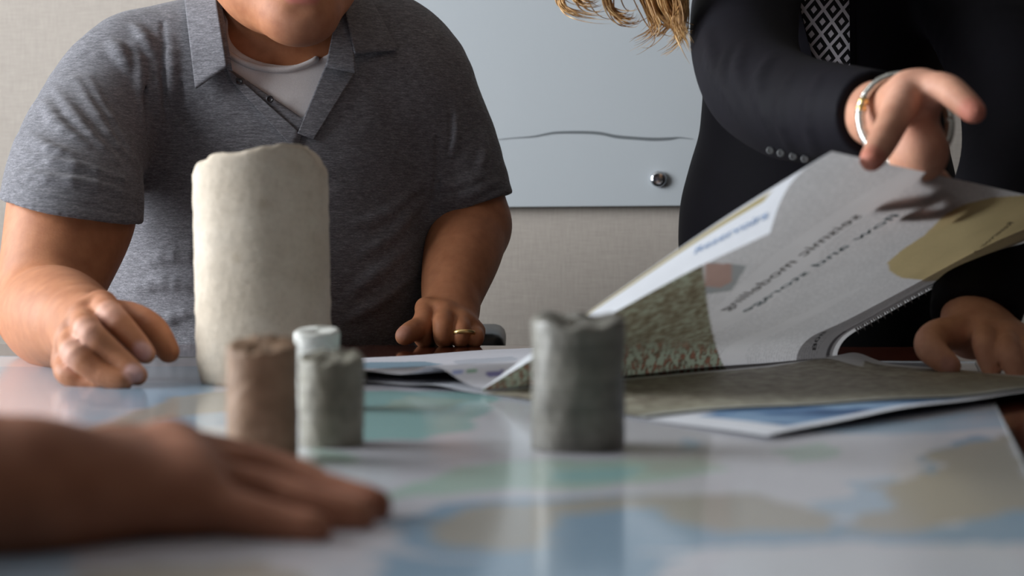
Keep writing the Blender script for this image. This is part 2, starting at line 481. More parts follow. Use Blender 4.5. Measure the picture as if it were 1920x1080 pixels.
# glass marker board on the back wall
MGLASS = M('white_backpainted_glass', .16, lin(178, 183, 187), .5).m
MSTEEL = M('polished_steel', .12, lin(210, 214, 220), .5, Metallic=1.0).m
cw, sw = math.cos(YAW), math.sin(YAW)
def wallp(x, z, off):                        # x along the wall from the pivot, off towards the room
    return np.array([.16 + x * cw + off * sw, 2.72 + x * sw - off * cw, z])
def wall_at(px, py, off=0.0):                # where the picture ray meets the wall
    D = FWD + ((px - 960) / F) * RT + ((540 - py) / F) * UP
    n = np.array([sw, -cw, 0]); p0 = wallp(0, 0, off)
    p = CAM + D * (((p0 - CAM) @ n) / (D @ n)); return p
def wallx(p): return (p[0] - .16) * cw + (p[1] - 2.72) * sw
bl = wallx(wall_at(520, 390)); br = wallx(wall_at(1420, 390)); bz = wall_at(1110, 388)[2]
board = empty('marker_board', wallp((bl + br) / 2, bz, 0), 'white glass marker board fixed to the wallpapered wall by steel knobs', 'whiteboard')
one_box('glass_panel', (.16 + bl, 2.70 - .008, bz), (.16 + br, 2.70, bz + 1.2), MGLASS, board, .001, YAW, (.16, 2.72, 1.3))
def disc_lathe(prof, n, c, ax):
    """prof list of (r, h) turned about axis ax at c"""
    ax = np.array(ax, float); ax /= np.linalg.norm(ax)
    a = np.cross(ax, [0, 0, 1.0]) if abs(ax[2]) < .9 else np.array([1.0, 0, 0]); a /= np.linalg.norm(a); b = np.cross(ax, a)
    th = np.arange(n) * 2 * math.pi / n
    V = np.concatenate([np.array(c) + h * ax + r * (np.cos(th)[:, None] * a + np.sin(th)[:, None] * b) for r, h in prof])
    m = len(prof)
    fs = [(i * n + j, i * n + (j + 1) % n, (i + 1) * n + (j + 1) % n, (i + 1) * n + j) for i in range(m - 1) for j in range(n)]
    return V, fs + [tuple((m - 1) * n + k for k in range(n)), tuple(range(n))[::-1]]
kp = wall_at(1235, 336, .03); kx = wallx(kp); kz = kp[2]
nin = (sw, -cw, 0)
for x, z in ((kx, kz), (bl + .06, kz), (kx, bz + 1.15), (bl + .06, bz + 1.15)):
    V, fs = disc_lathe([(.009, 0), (.009, .020), (.0135, .0205), (.0150, .022), (.0150, .032), (.0138, .0345), (.010, .0355)], 28, wallp(x, z, .005), nin)
    build('standoff_knob', V, fs, MSTEEL, board)
# a wavering thin grey line on the glass, tapering at both ends
lp = [(925, 263), (960, 259), (1000, 256), (1040, 249), (1090, 248), (1125, 250), (1155, 256), (1190, 259), (1225, 261), (1255, 260), (1275, 258), (1300, 261)]
lw = [.0005, .0008, .0014, .0022, .0026, .0028, .0030, .0028, .0030, .0026, .0010, .0004]
P = catmull([wall_at(x, y, .0290) for x, y in lp], 90); R = np.interp(np.linspace(0, 11, 90), range(12), lw)
V = np.concatenate([P + R[:, None] * np.array([0, 0, 1]), P - R[:, None] * np.array([0, 0, 1])])
build('wavy_line', V, [(i, i + 90, i + 91, i + 1) for i in range(89)], flat('wavy_line_grey', (96, 101, 104), .6), board)

# ------------------------------------------------------------------ table
MWOOD = wood()
tb = empty('conference_table', (0, .9, 0), 'long glossy dark reddish wooden conference table under the map', 'table')
TY = math.radians(-3); piv = (-.2, 1.785, 0)
one_box('tabletop', (-1.5, .03, TZ - .034), (1.9, 1.785, TZ), MWOOD, tb, .004, TY, piv)
one_box('apron', (-1.3, .22, TZ - .11), (1.7, 1.60, TZ - .034), MWOOD, tb, .003, TY, piv)
for sx in (-1.0, 1.4):
    one_box('pedestal', (sx - .12, .5, 0), (sx + .12, 1.3, TZ - .11), MWOOD, tb, .01, TY, piv)

# ------------------------------------------------------------------ office chair behind the table
MBLK = flat('black_chair_plastic', (34, 36, 39), .38); MFAB = cloth('black_chair_fabric', (24, 25, 28), (36, 37, 40))
cc_ = W(890, 628, 1.95); cx, cy = cc_[0] - .285, 2.12
ch = empty('office_chair', (cx, cy, 0), 'black office chair with padded armrest behind the table', 'chair')
one_box('seat', (cx - .25, cy - .25, .42), (cx + .25, cy + .22, .5), MFAB, ch, .03)
one_box('backrest', (cx - .22, cy + .22, .56), (cx + .22, cy + .29, .93), MFAB, ch, .03)
one_box('back_post', (cx - .04, cy + .20, .40), (cx + .04, cy + .235, .62), MBLK, ch, .01)
for s in (-1, 1):
    ax_ = cx + s * .285; bm = bmesh.new()
    box(bm, (ax_ - .042, cy - .20, .716), (ax_ + .042, cy + .10, .758), .017); arm = bm_build('armrest', bm, MBLK, ch, True)
    one_box('arm_post', (ax_ - .018, cy - .07, .46), (ax_ + .018, cy + .0, .73), MBLK, ch, .008)
    one_box('arm_bracket', (min(ax_, cx + s * .18) - .015, cy - .07, .435), (max(ax_, cx + s * .18) + .015, cy, .465), MBLK, ch, .006)
V, fs = tube([(cx, cy, .06), (cx, cy, .43)], .028, 16); build('gas_lift', V, fs, MSTEEL, ch)
for k in range(5):
    a = k * 2 * math.pi / 5 + .3; e = (cx + .28 * math.cos(a), cy + .28 * math.sin(a))
    V, fs = tube([(cx, cy, .10), (*e, .075)], [.026, .018], 10); build('base_leg', V, fs, MBLK, ch)
    V, fs = tube([(e[0] - .02 * math.sin(a), e[1] + .02 * math.cos(a), .028), (e[0] + .02 * math.sin(a), e[1] - .02 * math.cos(a), .028)], .028, 16)
    build('caster', V, fs, MBLK, ch)

# ------------------------------------------------------------------ the laminated map
a0 = TP(0, 671.0); a1 = TP(380, 673.3); r0 = TP(1890, 813); r1 = TP(1924, 885)
def isect(p, q, r, s):
    A = np.array([[q[0] - p[0], r[0] - s[0]], [q[1] - p[1], r[1] - s[1]]]); t = np.linalg.solve(A, [r[0] - p[0], r[1] - p[1]])
    return p + t[0] * (q - p)
FR = isect(a0, a1, r0, r1); FL = a0 + (a0 - a1) / np.linalg.norm(a1 - a0) * .55
NR = r0 + (r1 - r0) / np.linalg.norm(r1 - r0) * .62; NL = NR + (FL - FR) * .98
nu, nv = 340, 290
uu, vv = np.meshgrid(np.linspace(0, 1, nu), np.linspace(0, 1, nv), indexing='ij')
uu = uu[..., None]; vv = vv[..., None]
G = (NL * (1 - uu) + NR * uu) * (1 - vv) + (FL * (1 - uu) + FR * uu) * vv
G = G.reshape(-1, 3); G[:, 2] = TZ + .0016
qx, qy, qd = proj(np.where(G[:, 1:2] > .05, G, [0, .05, TZ]))
wob = .012
G2 = G.copy()
G2[:, 0] += wob * nz(G, 26, 1) + .5 * wob * nz(G, 80, 2); G2[:, 1] += wob * nz(G, 26, 3) + .5 * wob * nz(G, 80, 4)
col = np.tile(lin(212, 212, 220), (len(G), 1))
def blob(c, pts, amt=1.0):
    poly = [TP(max(-900, x), y)[:2] for x, y in pts]
    m = inpoly(G2[:, :2], np.array(poly)); col[m] = col[m] * (1 - amt) + lin(*c) * amt
BLUE, LBLUE, TEAL, GRN, BEI, WHT = (144, 174, 198), (174, 196, 216), (156, 200, 198), (178, 204, 192), (176, 172, 162), (214, 218, 225)
blob(LBLUE, [(-700, 690), (392, 690), (392, 735), (330, 748), (180, 800), (60, 850), (-700, 900)])
blob(BLUE, [(150, 722), (400, 722), (385, 738), (260, 772), (160, 765)])
blob(BEI, [(392, 738), (470, 735), (480, 775), (420, 790), (320, 800), (200, 815), (120, 830), (250, 778), (330, 752)])
blob(LBLUE, [(300, 790), (440, 775), (440, 800), (330, 815)])
blob(WHT, [(320, 815), (470, 795), (560, 840), (700, 870), (760, 930), (560, 930), (430, 880)])
blob(TEAL, [(660, 738), (900, 738), (950, 765), (920, 805), (800, 830), (640, 832)])
blob(GRN, [(760, 745), (870, 752), (820, 775), (700, 770)])
blob(GRN, [(560, 845), (620, 850), (640, 880), (560, 880)])
blob(WHT, [(930, 740), (1000, 740), (1000, 860), (920, 860), (890, 800)])
blob(GRN, [(860, 885), (960, 868), (1180, 872), (1300, 868), (1360, 890), (1240, 915), (1100, 925), (950, 925), (820, 935), (740, 945), (780, 905)])
blob(TEAL, [(1000, 890), (1220, 885), (1180, 912), (1020, 912)])
blob(GRN, [(1430, 850), (1570, 838), (1560, 862), (1450, 872)])
blob(BEI, [(1160, 865), (1330, 858), (1340, 885), (1240, 895)], .5)
blob(BLUE, [(740, 985), (860, 950), (1000, 940), (1300, 940), (1600, 985), (1900, 1000), (2100, 960), (2200, 1010), (1900, 1030), (1600, 1020), (1200, 1040), (960, 1060), (800, 1050)])
blob(BEI, [(820, 990), (930, 955), (1100, 945), (1450, 935), (1560, 960), (1630, 975), (1560, 1000), (1330, 1002), (1230, 965), (1060, 970), (1040, 1025), (960, 1040), (840, 1030)])
blob(LBLUE, [(1560, 905), (1620, 895), (1680, 925), (1740, 962), (1660, 985), (1560, 955), (1620, 940), (1600, 925)])
blob(BEI, [(1600, 915), (1690, 890), (1800, 860), (1900, 850), (1940, 900), (1950, 960), (1830, 985), (1720, 1005), (1600, 1000), (1690, 965), (1700, 945)])
blob(BLUE, [(1700, 880), (1790, 835), (1830, 815), (1850, 835), (1740, 868), (1730, 890)])
blob(BEI, [(1740, 862), (1780, 845), (1880, 815), (1895, 850), (1800, 880)])
blob(BLUE, [(1780, 1015), (1880, 965), (2000, 950), (2000, 1015)])
blob(LBLUE, [(1270, 830), (1310, 825), (1310, 850), (1270, 850)])
blob(LBLUE, [(1500, 815), (1640, 800), (1900, 770), (1900, 800), (1700, 820)])
blob(BLUE, [(680, 1040), (860, 1060), (1140, 1040), (1240, 1050), (1130, 1300), (640, 1300)])
blob(WHT, [(1330, 1040), (1920, 1030), (2100, 1400), (1300, 1400)])
blob(BEI, [(-500, 1100), (500, 1060), (620, 1200), (200, 1500), (-500, 1500)])
blob(LBLUE, [(-700, 1040), (120, 1040), (200, 1090), (-700, 1120)])
q = M('laminated_map_print', .62, spec=.5, Coat_Weight=1.0, Coat_Roughness=.13, Coat_IOR=1.5)
q.color(q.attr()); hgt = q.noise(q.co((1, 1, 1)), 9, 2); q.bump(hgt, .12, .004)
mp_ = build('map_sheet', G, gridfaces(nu, nv), q.m, col=col)
mp_['label'] = 'large laminated map in pale blue, green and beige spread over the table'; mp_['category'] = 'map'
n0 = len(G)                                   # laminate edge: a small welt along far and right borders
edge = np.array([FL + (FR - FL) * t for t in np.linspace(0, 1, 60)] + [FR + (NR - FR) * t for t in np.linspace(0, 1, 60)[1:]])
edge[:, 2] = TZ + .0014
V, fs = tube(edge, .0010, 6); build('laminate_edge', V, fs, M('clear_laminate_edge', .2, lin(150, 155, 158), .5).m, mp_)

# ------------------------------------------------------------------ rock cores
def core(name, px, py_base_front, r, h, topfn, mat, label, tilt=0.0, wob=.0006, chip=0.0, seed=1, zoff=.0017):
    c = TP(px, py_base_front); c = c * 1.0
    d = proj(c[None])[2][0]; d2 = d + r
    cx, cy = W(px, 540, d2)[:2]
    n, m = 96, 46
    th = np.arange(n) * 2 * math.pi / n
    rng = np.random.default_rng(seed)
    V = []
    for ti in th:
        for j in range(m):
            s = j / (m - 1)
            x, y = math.cos(ti), math.sin(ti)
            ht = topfn(x * r, y * r)
            V.append([x * r, y * r, s * ht])
    V = np.array(V)
    s = np.tile(np.arange(m) / (m - 1), n)
    dr = wob * (nz(V, 160, seed) + .6 * nz(V, 480, seed + 1))
    dr -= chip * np.clip(1 - s / .14, 0, 1) ** 1.6 * (0.6 + .5 * nz(V, 30, seed + 5))
    dr -= .0012 * np.clip((s - .985) / .015, 0, 1) ** 2
    rad = np.hypot(V[:, 0], V[:, 1]); k = (rad + dr) / rad
    V[:, 0] *= k; V[:, 1] *= k
    F1 = gridfaces(n, m, True); base = len(V)
    caps = []; prev = [i * m + m - 1 for i in range(n)]; faces = [tuple(f) for f in F1]
    VV = [tuple(v) for v in V]
    for ring in (.82, .6, .4, .2):
        cur = []
        for i, ti in enumerate(th):
            x, y = math.cos(ti) * r * ring, math.sin(ti) * r * ring
            cur.append(len(VV)); VV.append((x, y, topfn(x, y) + .0008 * math.sin(i * 1.7 + ring * 30)))
        faces += [(prev[i], prev[(i + 1) % n], cur[(i + 1) % n], cur[i]) for i in range(n)]
        prev = cur
    VV.append((0, 0, topfn(0, 0))); faces += [(prev[i], prev[(i + 1) % n], len(VV) - 1) for i in range(n)]
    faces.append(tuple(i * m for i in range(n))[::-1])
    o = build(name, np.array(VV), faces, mat, smooth=True, label=label, cat='rock core')
    o.location = (cx, cy, TZ + zoff); o.rotation_euler = (0, tilt, 0)
    return o
MTALL = rock('pale_limestone', [(.25, (186, 171, 152)), (.5, (204, 190, 172)), (.75, (216, 204, 188))], 16, None, .0016)
MBRN = rock('brown_sandstone', [(.3, (126, 100, 78)), (.6, (158, 128, 104)), (.8, (172, 144, 120))], 60, None, .0006, .55, .3)
MGRY = rock('grey_shale', [(.3, (104, 101, 94)), (.6, (138, 135, 126)), (.8, (158, 155, 146))], 50, (300, .72), .0006, .42, .6)
MGRN = rock('greenish_grey_siltstone', [(.3, (118, 114, 102)), (.6, (148, 144, 130)), (.8, (166, 162, 148))], 50, (330, .76), .0006, .5, .5)
MCHK = rock('white_chalk', [(.3, (206, 206, 200)), (.7, (232, 232, 226))], 50)
dT = proj(TP(495, 730)[None])[2][0] + .014; sT = F / dT
prof = [(366, 322), (371, 309), (394, 300), (404, 309), (411, 293), (428, 287), (452, 287), (476, 289), (500, 281), (530, 276), (560, 271), (590, 272), (602, 284), (612, 300), (620, 312)]
px_ = np.array([(p[0] - 495) / sT for p in prof]); hz_ = np.array([.105 - .0017 - (p[1] - 490) / sT for p in prof])
def top_tall(x, y):
    return float(np.interp(x + .25 * y * 0, px_, hz_)) + .0004 * math.sin(x * 300 + y * 260) - .05 * max(0, -y) * 0
core('rock_core', 496, 730, .0575, .19, top_tall, MTALL, 'tall pale limestone rock core with broken uneven top', tilt=math.radians(-.9), chip=.009, wob=.0008, seed=3)
core('rock_core', 492, 876, .0186, .063, lambda x, y: .0600 + .20 * y + .0005 * math.sin(x * 700), MBRN, 'short brown sandstone rock core beside the fingers of the flat hand', seed=5)
core('rock_core', 622, 848, .0180, .052, lambda x, y: .0500 + .17 * y + .0006 * math.sin(x * 600), MGRN, 'squat greenish grey banded rock core right of the brown core', seed=8)
core('rock_core', 594, 775, .0160, .0, lambda x, y: .0550 + .02 * x + .14 * y, MCHK, 'small white chalky rock core behind the squat greenish core', seed=9)
core('rock_core', 1084, 857, .0258, .074, lambda x, y: .0716 - .0013 * math.cos(x / .0258 * 2.6 - .5) + .0009 * math.sin(x * 330 + 1) + .12 * y, MGRY, 'dark grey banded rock core standing alone before the newspaper', seed=11)

# ------------------------------------------------------------------ the newspaper
news = empty('newspaper', TP(1200, 720), 'open broadsheet newspaper with one page lifted by the standing person', 'newspaper')
S0 = np.array([-.025, 1.10, 0]); S1 = np.array([.328, 1.458, 0]); R0 = np.array([.148, .824, 0]); L0 = S0 + np.array([-.238, .232, 0])
DS = S1 - S0; DR = R0 - S0; DL = L0 - S0
def sheet(name, Pf, nu, nv, colfn, mat, parent=news, uvs=(.5, .33), u0=0, u1=1, v0=0, v1=1, **k):
    u, v = np.meshgrid(np.linspace(u0, u1, nu), np.linspace(v0, v1, nv), indexing='ij'); u = u.ravel(); v = v.ravel()
    P = Pf(u, v); return build(name, P, gridfaces(nu, nv), mat, parent, col=colfn(u, v, P), uv=np.stack([u * uvs[0], v * uvs[1]], 1), **k), P, u, v
PAP = lin(206, 204, 204)
MPAP = paper('newsprint', 0.0); MPAPT = paper('thin_lifted_newsprint', .42, True)
def camo(P, dark, mid, light, s=1.0):
    a = vnoise(P, 70 * s, 21, 4)
    t = np.clip((a - .5) * 2.6 + .5, 0, 1)[:, None]
    return np.where(t < .5, lin(*dark) + (lin(*mid) - lin(*dark)) * t * 2, lin(*mid) + (lin(*light) - lin(*mid)) * (t * 2 - 1))
# lower flat sheets on the right
def flat_right(z0, lift):
    def f(u, v):
        P = S0 + u[:, None] * DS + v[:, None] * DR
        P[:, 2] = TZ + z0 + lift * np.clip((v - .4) / .6, 0, 1) ** 2 * np.sin(np.pi * np.clip(u, 0, 1) ** .7) + .0012 * np.sin(u * 9 + v * 5) ** 2 * v + .009 * np.exp(-((v - .10) / .09) ** 2) * np.clip((u - .75) / .25, 0, 1)
        return P
    return f
def col_under(u, v, P):
    c = np.tile(lin(214, 216, 222), (len(u), 1))
    m = (v > .4) & (v < .965) & (u > .075) & (u < .97)
    c[m] = camo(P[m], (44, 74, 112), (88, 122, 160), (132, 160, 188), .4)
    m2 = m & (u < .11) & (v > .5) & (v < .7); c[m2] = lin(206, 208, 216)
    return c
sheet('under_sheet', flat_right(.0024, .005), 120, 90, col_under, MPAP)
def col_brown(u, v, P):
    c = camo(P, (108, 99, 86), (138, 130, 115), (166, 162, 146), 2.0)
    b = np.clip((v - .60) / .25, 0, 1)[:, None] * .35; c = c * (1 - b) + lin(150, 150, 132) * b
    m = (u > .965) | (v < .04) | ((u > .90) & (v < .25 - (u - .9)))
    c[m] = lin(200, 199, 198)
    m = (v > .965); c[m] = lin(176, 178, 172)
    return c
sheet('picture_sheet', lambda u, v: flat_right(.0040, .005)(u, v * (.64 + .33 * np.clip(u / .62, 0, 1) ** 2 * (3 - 2 * np.clip(u / .62, 0, 1)))), 330, 210, col_brown, MPAP)
# left page with its arch beside the fold
def left_f(z0, sgn=1.0):
    def f(u, v):
        P = S0 + u[:, None] * DS + v[:, None] * DL
        P[:, 2] = TZ + z0 + sgn * ((.0125 * np.exp(-((v - .15) / .085) ** 2) + .0065 * np.exp(-((v - .38) / .17) ** 2)) * (1 - .45 * u) + .001 * np.sin(u * 8 + v * 9) ** 2)
        return P
    return f
def col_left(u, v, P):
    c = np.tile(lin(206, 206, 214), (len(u), 1)); x, y, _ = proj(P)
    n = nz(P, 120, 4)
    p = np.stack([x + 6 * n, y], 1)
    for cc_l, pl in (((104, 96, 146), [(640, 700), (700, 704), (800, 712), (805, 719), (700, 714), (640, 710)]), ((126, 150, 166), [(640, 682), (700, 679), (800, 678), (830, 683), (770, 690), (640, 692)]),
                     ((112, 108, 156), [(905, 700), (948, 692), (940, 706), (915, 708)]), ((126, 160, 138), [(870, 692), (895, 691), (890, 699), (872, 699)]), ((138, 150, 196), [(845, 694), (868, 692), (868, 701), (850, 702)]),
                     ((176, 172, 196), [(690, 720), (780, 722), (760, 728), (690, 728)]), ((178, 182, 192), [(850, 676), (960, 668), (970, 676), (860, 684)])):
        m = inpoly(p, pl); c[m] = lin(*cc_l)
    return c
sheet('left_sheet', left_f(.0062), 130, 110, col_left, MPAP)
sheet('left_under_sheet', left_f(.0024, .25), 60, 60, lambda u, v, P: np.tile(lin(200, 200, 204), (len(u), 1)), MPAP)
# the lifted page
C0 = W(1560, 284, 1.0)
p1px = [(1560, 682, 1.458), (1562, 660, 1.455), (1572, 640, 1.452), (1592, 622, 1.447), (1640, 594, 1.435), (1740, 537, 1.408), (1920, 447, 1.37), (2080, 400, 1.36)]
P1 = catmull([W(*p) for p in p1px], 400); P1[0] = S1 + [0, 0, TZ + .0045]
def resamp(P, t):
    s = np.r_[0, np.cumsum(np.linalg.norm(np.diff(P, axis=0), axis=1))]; s /= s[-1]
    return np.stack([np.interp(t, s, P[:, a]) for a in range(3)], 1)
Pz = np.array([S0 + [0, 0, TZ + .0045], S0 + [.004, -.002, TZ + .012], C0]); 
P0 = catmull([Pz[0], Pz[0] * .75 + C0 * .25 + [0, 0, .003], Pz[0] * .5 + C0 * .5 + [0, 0, .004], Pz[0] * .25 + C0 * .75 + [0, 0, .004], C0], 200)
FV = np.array([-.050, -.036, -.058])
def page_f(u, v):
    a = resamp(P0, v); b = resamp(P1, v); uc = np.clip(u, 0, 1)[:, None]
    sag = (np.sin(np.pi * v) * -.012 * np.sin(np.pi * np.clip(u, 0, 1)))[:, None]
    base = np.sin(np.pi * np.clip(u, 0, 1)) * .020 * np.exp(-((v - .12) / .13) ** 2) * (1 - np.exp(-v / .04))
    P = a * (1 - uc) + b * uc + sag * np.array([.3, -.3, 1])
    P[:, 0] -= base * .7; P[:, 1] += base * .5
    # rounded crest then the folded-over corner
    s = np.clip(-u / .16, 0, 1)[:, None]; vv_ = v[:, None]
    P = P + s * vv_ * FV + (np.sin(np.pi * s) * .010 * vv_) * np.array([-.75, -.3, .6])
    r = np.exp(-(np.clip(u, 0, 1) / .035) ** 2)[:, None] * 0.0
    return P
ELL = [(1664, 492), (1692, 468), (1732, 442), (1772, 402), (1805, 384), (1860, 370), (1930, 366), (2000, 380), (1990, 425), (1900, 478), (1800, 514), (1740, 526), (1690, 521), (1668, 508)]
def col_page(u, v, P):
    c = np.zeros((len(u), 4)); c[:, :3] = PAP; c[:, 3] = 1.0
    x, y, _ = proj(P); p = np.stack([x, y], 1); main = u >= 0
    bx = np.interp(y, [505, 560, 600, 640, 665, 685, 700], [1318, 1325, 1331, 1340, 1347, 1356, 1368])
    br = main & (x < bx)
    cm = camo(P, (96, 86, 68), (120, 113, 94), (146, 152, 132), 3.6)
    st = np.clip((y - 632 + 14 * nz(P, 160, 31)) / 30, 0, 1)[:, None]
    t = vnoise(np.stack([x * .30, y * .10, 0 * x], 1), 1.0, 32, 3)[:, None]
    stc = np.where(t > .60, lin(124, 86, 70), np.where(t > .50, lin(90, 80, 66), lin(138, 146, 128)))
    cm = cm * (1 - st) + stc * st
    c[br, :3] = cm[br]; c[br, 3] = 0
    e = main & inpoly(p, ELL); yl = lin(184, 166, 124) * (1 + .12 * nz(P, 60, 41))[:, None]
    c[e, :3] = yl[e]; c[e, 3] = .35
    ph = main & ~br & inpoly(p, [(1322, 492), (1400, 498), (1372, 545), (1322, 552)]); c[ph, :3] = lin(150, 152, 152); c[ph, 3] = 0
    ph = main & ~br & inpoly(p, [(1322, 494), (1372, 494), (1372, 528), (1350, 540), (1322, 536)]); c[ph, :3] = lin(168, 140, 130)
    ln = main & (u > .978) & (u < .990); c[ln, :3] = lin(110, 106, 108)
    c[main & (u > .955), 3] = 0; c[main & (v < .02), 3] = 0
    fl = u < 0; s = -u / .16
    c[fl, :3] = lin(232, 234, 240); c[fl, 3] = 0
    yb = fl & (s > .40) & (s < .56) & (v > .30) & (v < .93); c[yb, :3] = lin(176, 160, 108)
    return c
page, PP, PU, PV = sheet('lifted_page', page_f, 380, 210, col_page, MPAPT, u0=-.16)
px0, py0, _ = proj(PP); mainv = np.where(PU >= 0)[0]
def page_uv(x, y, fl=False):
    idx = np.where(PU <= 0)[0] if fl else mainv
    k = idx[np.argmin((px0[idx] - x) ** 2 + (py0[idx] - y) ** 2)]; return np.array([PU[k], PV[k]])
NUN = np.array([.42, -.42, -.80])
def text_mesh(txt):
    cu = bpy.data.curves.new('t', 'FONT'); cu.body = txt; cu.size = 1; cu.resolution_u = 3; cu.offset = .010
    ob = bpy.data.objects.new('t', cu); C.objects.link(ob); bpy.context.view_layer.update()
    me = bpy.data.meshes.new_from_object(ob.evaluated_get(bpy.context.evaluated_depsgraph_get()))
    bpy.data.objects.remove(ob)
    V = np.array([v.co[:] for v in me.vertices])[:, :2]; fs = [tuple(p.vertices) for p in me.polygons]
    bpy.data.meshes.remove(me); return V, fs
def page_text(name, txt, pa, pb, hgt, mat, fl=False, nrm=NUN, flip=1, lab=None):
    V, fs = text_mesh(txt); x = V[:, 0] / V[:, 0].max(); y = V[:, 1]
    a = page_uv(*pa, fl); b = page_uv(*pb, fl)
    u = a[0] + (b[0] - a[0]) * x + flip * y * hgt / .5; v = a[1] + (b[1] - a[1]) * x
    P = page_f(u, v) + nrm * .0007
    return build(name, P, fs, mat, page, smooth=False, label=lab)
MINKG = flat('grey_ink_showing_through', (142, 138, 134), .7); MINKT = flat('teal_ink_showing_through', (104, 138, 146), .7)
MINKB = flat('blue_masthead_ink', (92, 122, 160), .6); MINKD = flat('dark_ink', (92, 88, 90), .6)
page_text('heading_print', 'seismic modelling', (1618, 402), (1362, 582), .023, MINKG, flip=-1)
page_text('heading_print', 'flow and storage', (1690, 402), (1398, 584), .019, MINKT, flip=-1)
page_text('page_number_print', '808', (1552, 620), (1529, 655), .0095, MINKD, flip=-1)
page_text('caption_print', 'Reservoir 1', (1903, 415), (1835, 470), .016, flat('caption_ink', (96, 88, 84), .7), flip=-1)
page_text('masthead_print', 'Reservoirs', (1300, 478), (1440, 408), .0095, MINKB, True, np.array([-.6, -.5, .6]), flip=1)
# pinked (saw-toothed) newsprint edge
vs = np.linspace(.16, .66, 62); Vt = []; Ft = []
for i in range(len(vs) - 1):
    a = page_f(np.array([1.0]), vs[i:i + 1])[0]; b = page_f(np.array([1.0]), vs[i + 1:i + 2])[0]
    c = page_f(np.array([1.0]), np.array([(vs[i] + vs[i + 1]) / 2]))[0] + np.array([.004, .003, -.0045 - .003 * (i % 3 == 0)])
    k = len(Vt); Vt += [a, b, c]; Ft.append((k, k + 1, k + 2))
build('pinked_edge', np.array(Vt), Ft, flat('newsprint_edge', (170, 168, 166), .8), page, smooth=False, kind='stuff')
# the page that lies close behind it, a little wider
def page2(u, v):
    P = page_f(u, v); P[:, 0] += .006 * u; P[:, 1] += .010 * np.sin(np.pi * np.clip(v * 1.2, 0, 1)) * u + .004; P[:, 2] -= .004 * np.sin(np.pi * v) * u
    return P
sheet('second_page', lambda u, v: page2(u, v), 40, 80, lambda u, v, P: np.tile(PAP, (len(u), 1)), MPAPT, u0=.86, u1=1.02, v1=.97)
def page_depth(x, y):
    a = page_uv(x, y); return proj(page_f(a[:1], a[1:])[:1])[2][0]
# ------------------------------------------------------------------ people: shared materials
MSKIN = skin('skin'); MHEA = heather(); MTEE = cloth('white_cotton', (196, 190, 190), (212, 206, 206), 700)
MJKT = cloth('black_suit_wool', (13, 12, 17), (21, 19, 27), 1100, .75, 0, .15); MSKT = cloth('black_skirt_wool', (14, 14, 15), (20, 20, 21), 900, .9, 0, .08)
MJEAN = cloth('dark_trouser_cloth', (36, 38, 46), (50, 52, 60)); MGOLD = M('gold', .32, lin(236, 204, 140), .5, Metallic=1.0).m
MSILV = M('silver', .25, lin(220, 220, 214), .5, Metallic=1.0).m
def skincol(base, spots):
    def f(V):
        c = np.tile(lin(*base), (len(V), 1)); P = V.astype(np.float32)
        c *= (1 + .05 * nz(P, 70, 3) + .03 * nz(P, 260, 4))[:, None]
        for p, r, cc, a in spots:
            d = np.linalg.norm(V - np.array(p), axis=1); w_ = (np.clip(1.25 - d / r, 0, .5) * 2 * a)[:, None]
            c = c * (1 - w_) + lin(*cc) * w_
        return c
    return f

# ================================================================== seated man
man = empty('person', (-.3, 2.05, 0), 'seated person in grey heather polo over white undershirt resting fists on the table', 'person')
torso = U([ell(W(535, 250, 1.94), (.185, .120, .17)), cone(W(250, 160, 1.87), W(745, 135, 1.95), .062, .066),
           cone(W(515, 75, 1.93), W(270, 128, 1.89), .058, .055), cone(W(530, 70, 1.93), W(720, 95, 1.96), .058, .058),
           ell(W(503, 510, 1.94), (.203, .135, .22)), ell(W(502, 760, 1.99), (.19, .150, .20)), cone(W(500, 1000, 2.02), W(505, 760, 1.99), .15, .15)], .06)
# his right arm (left in the picture): elbow out on the table, fist forward
RA = [(192, 205, 1.84), (145, 310, 1.74), (135, 400, 1.67), (102, 515, 1.61), (84, 585, 1.57)]; RR = [.068, .070, .0715, .058, .048]
RFA = [(84, 585, 1.57), (104, 595, 1.46), (135, 606, 1.38), (158, 612, 1.335)]; RFR = [.049, .0515, .043, .031]
LA = [(785, 175, 1.96), (835, 290, 1.98), (872, 390, 1.985), (884, 425, 1.98)]; LR = [.066, .064, .056, .052]
LFA = [(884, 425, 1.98), (866, 480, 1.92), (850, 540, 1.86), (843, 580, 1.825)]; LFR = [.052, .050, .040, .031]
ch_ = lambda A, R, k=.02: chain([W(*p) for p in A], R, k, 8, .005)
rh = hand(W(160, 612, 1.33), .029, [W(190, 574, 1.262), W(160, 597, 1.245), W(138, 634, 1.235), W(128, 678, 1.235)], .0118,
          [([(190, 574, 1.262), (206, 589, 1.213), (246, 632, 1.20), (273, 664, 1.195)], [.0122, .0114, .0100, .0086]),
           ([(160, 597, 1.245), (164, 619, 1.186), (216, 668, 1.178), (257, 704, 1.170)], [.0122, .0114, .0100, .0088]),
           ([(138, 634, 1.235), (137, 660, 1.178), (186, 700, 1.166), (230, 717, 1.160)], [.0118, .0108, .0094, .0080]),
           ([(128, 678, 1.235), (124, 698, 1.190), (158, 718, 1.182), (196, 722, 1.176)], [.0106, .0096, .0086, .0075])],
          ([(190, 600, 1.30), (240, 594, 1.27), (286, 616, 1.25), (316, 660, 1.245)], [.0175, .0138, .0122, .0100]), .0030)
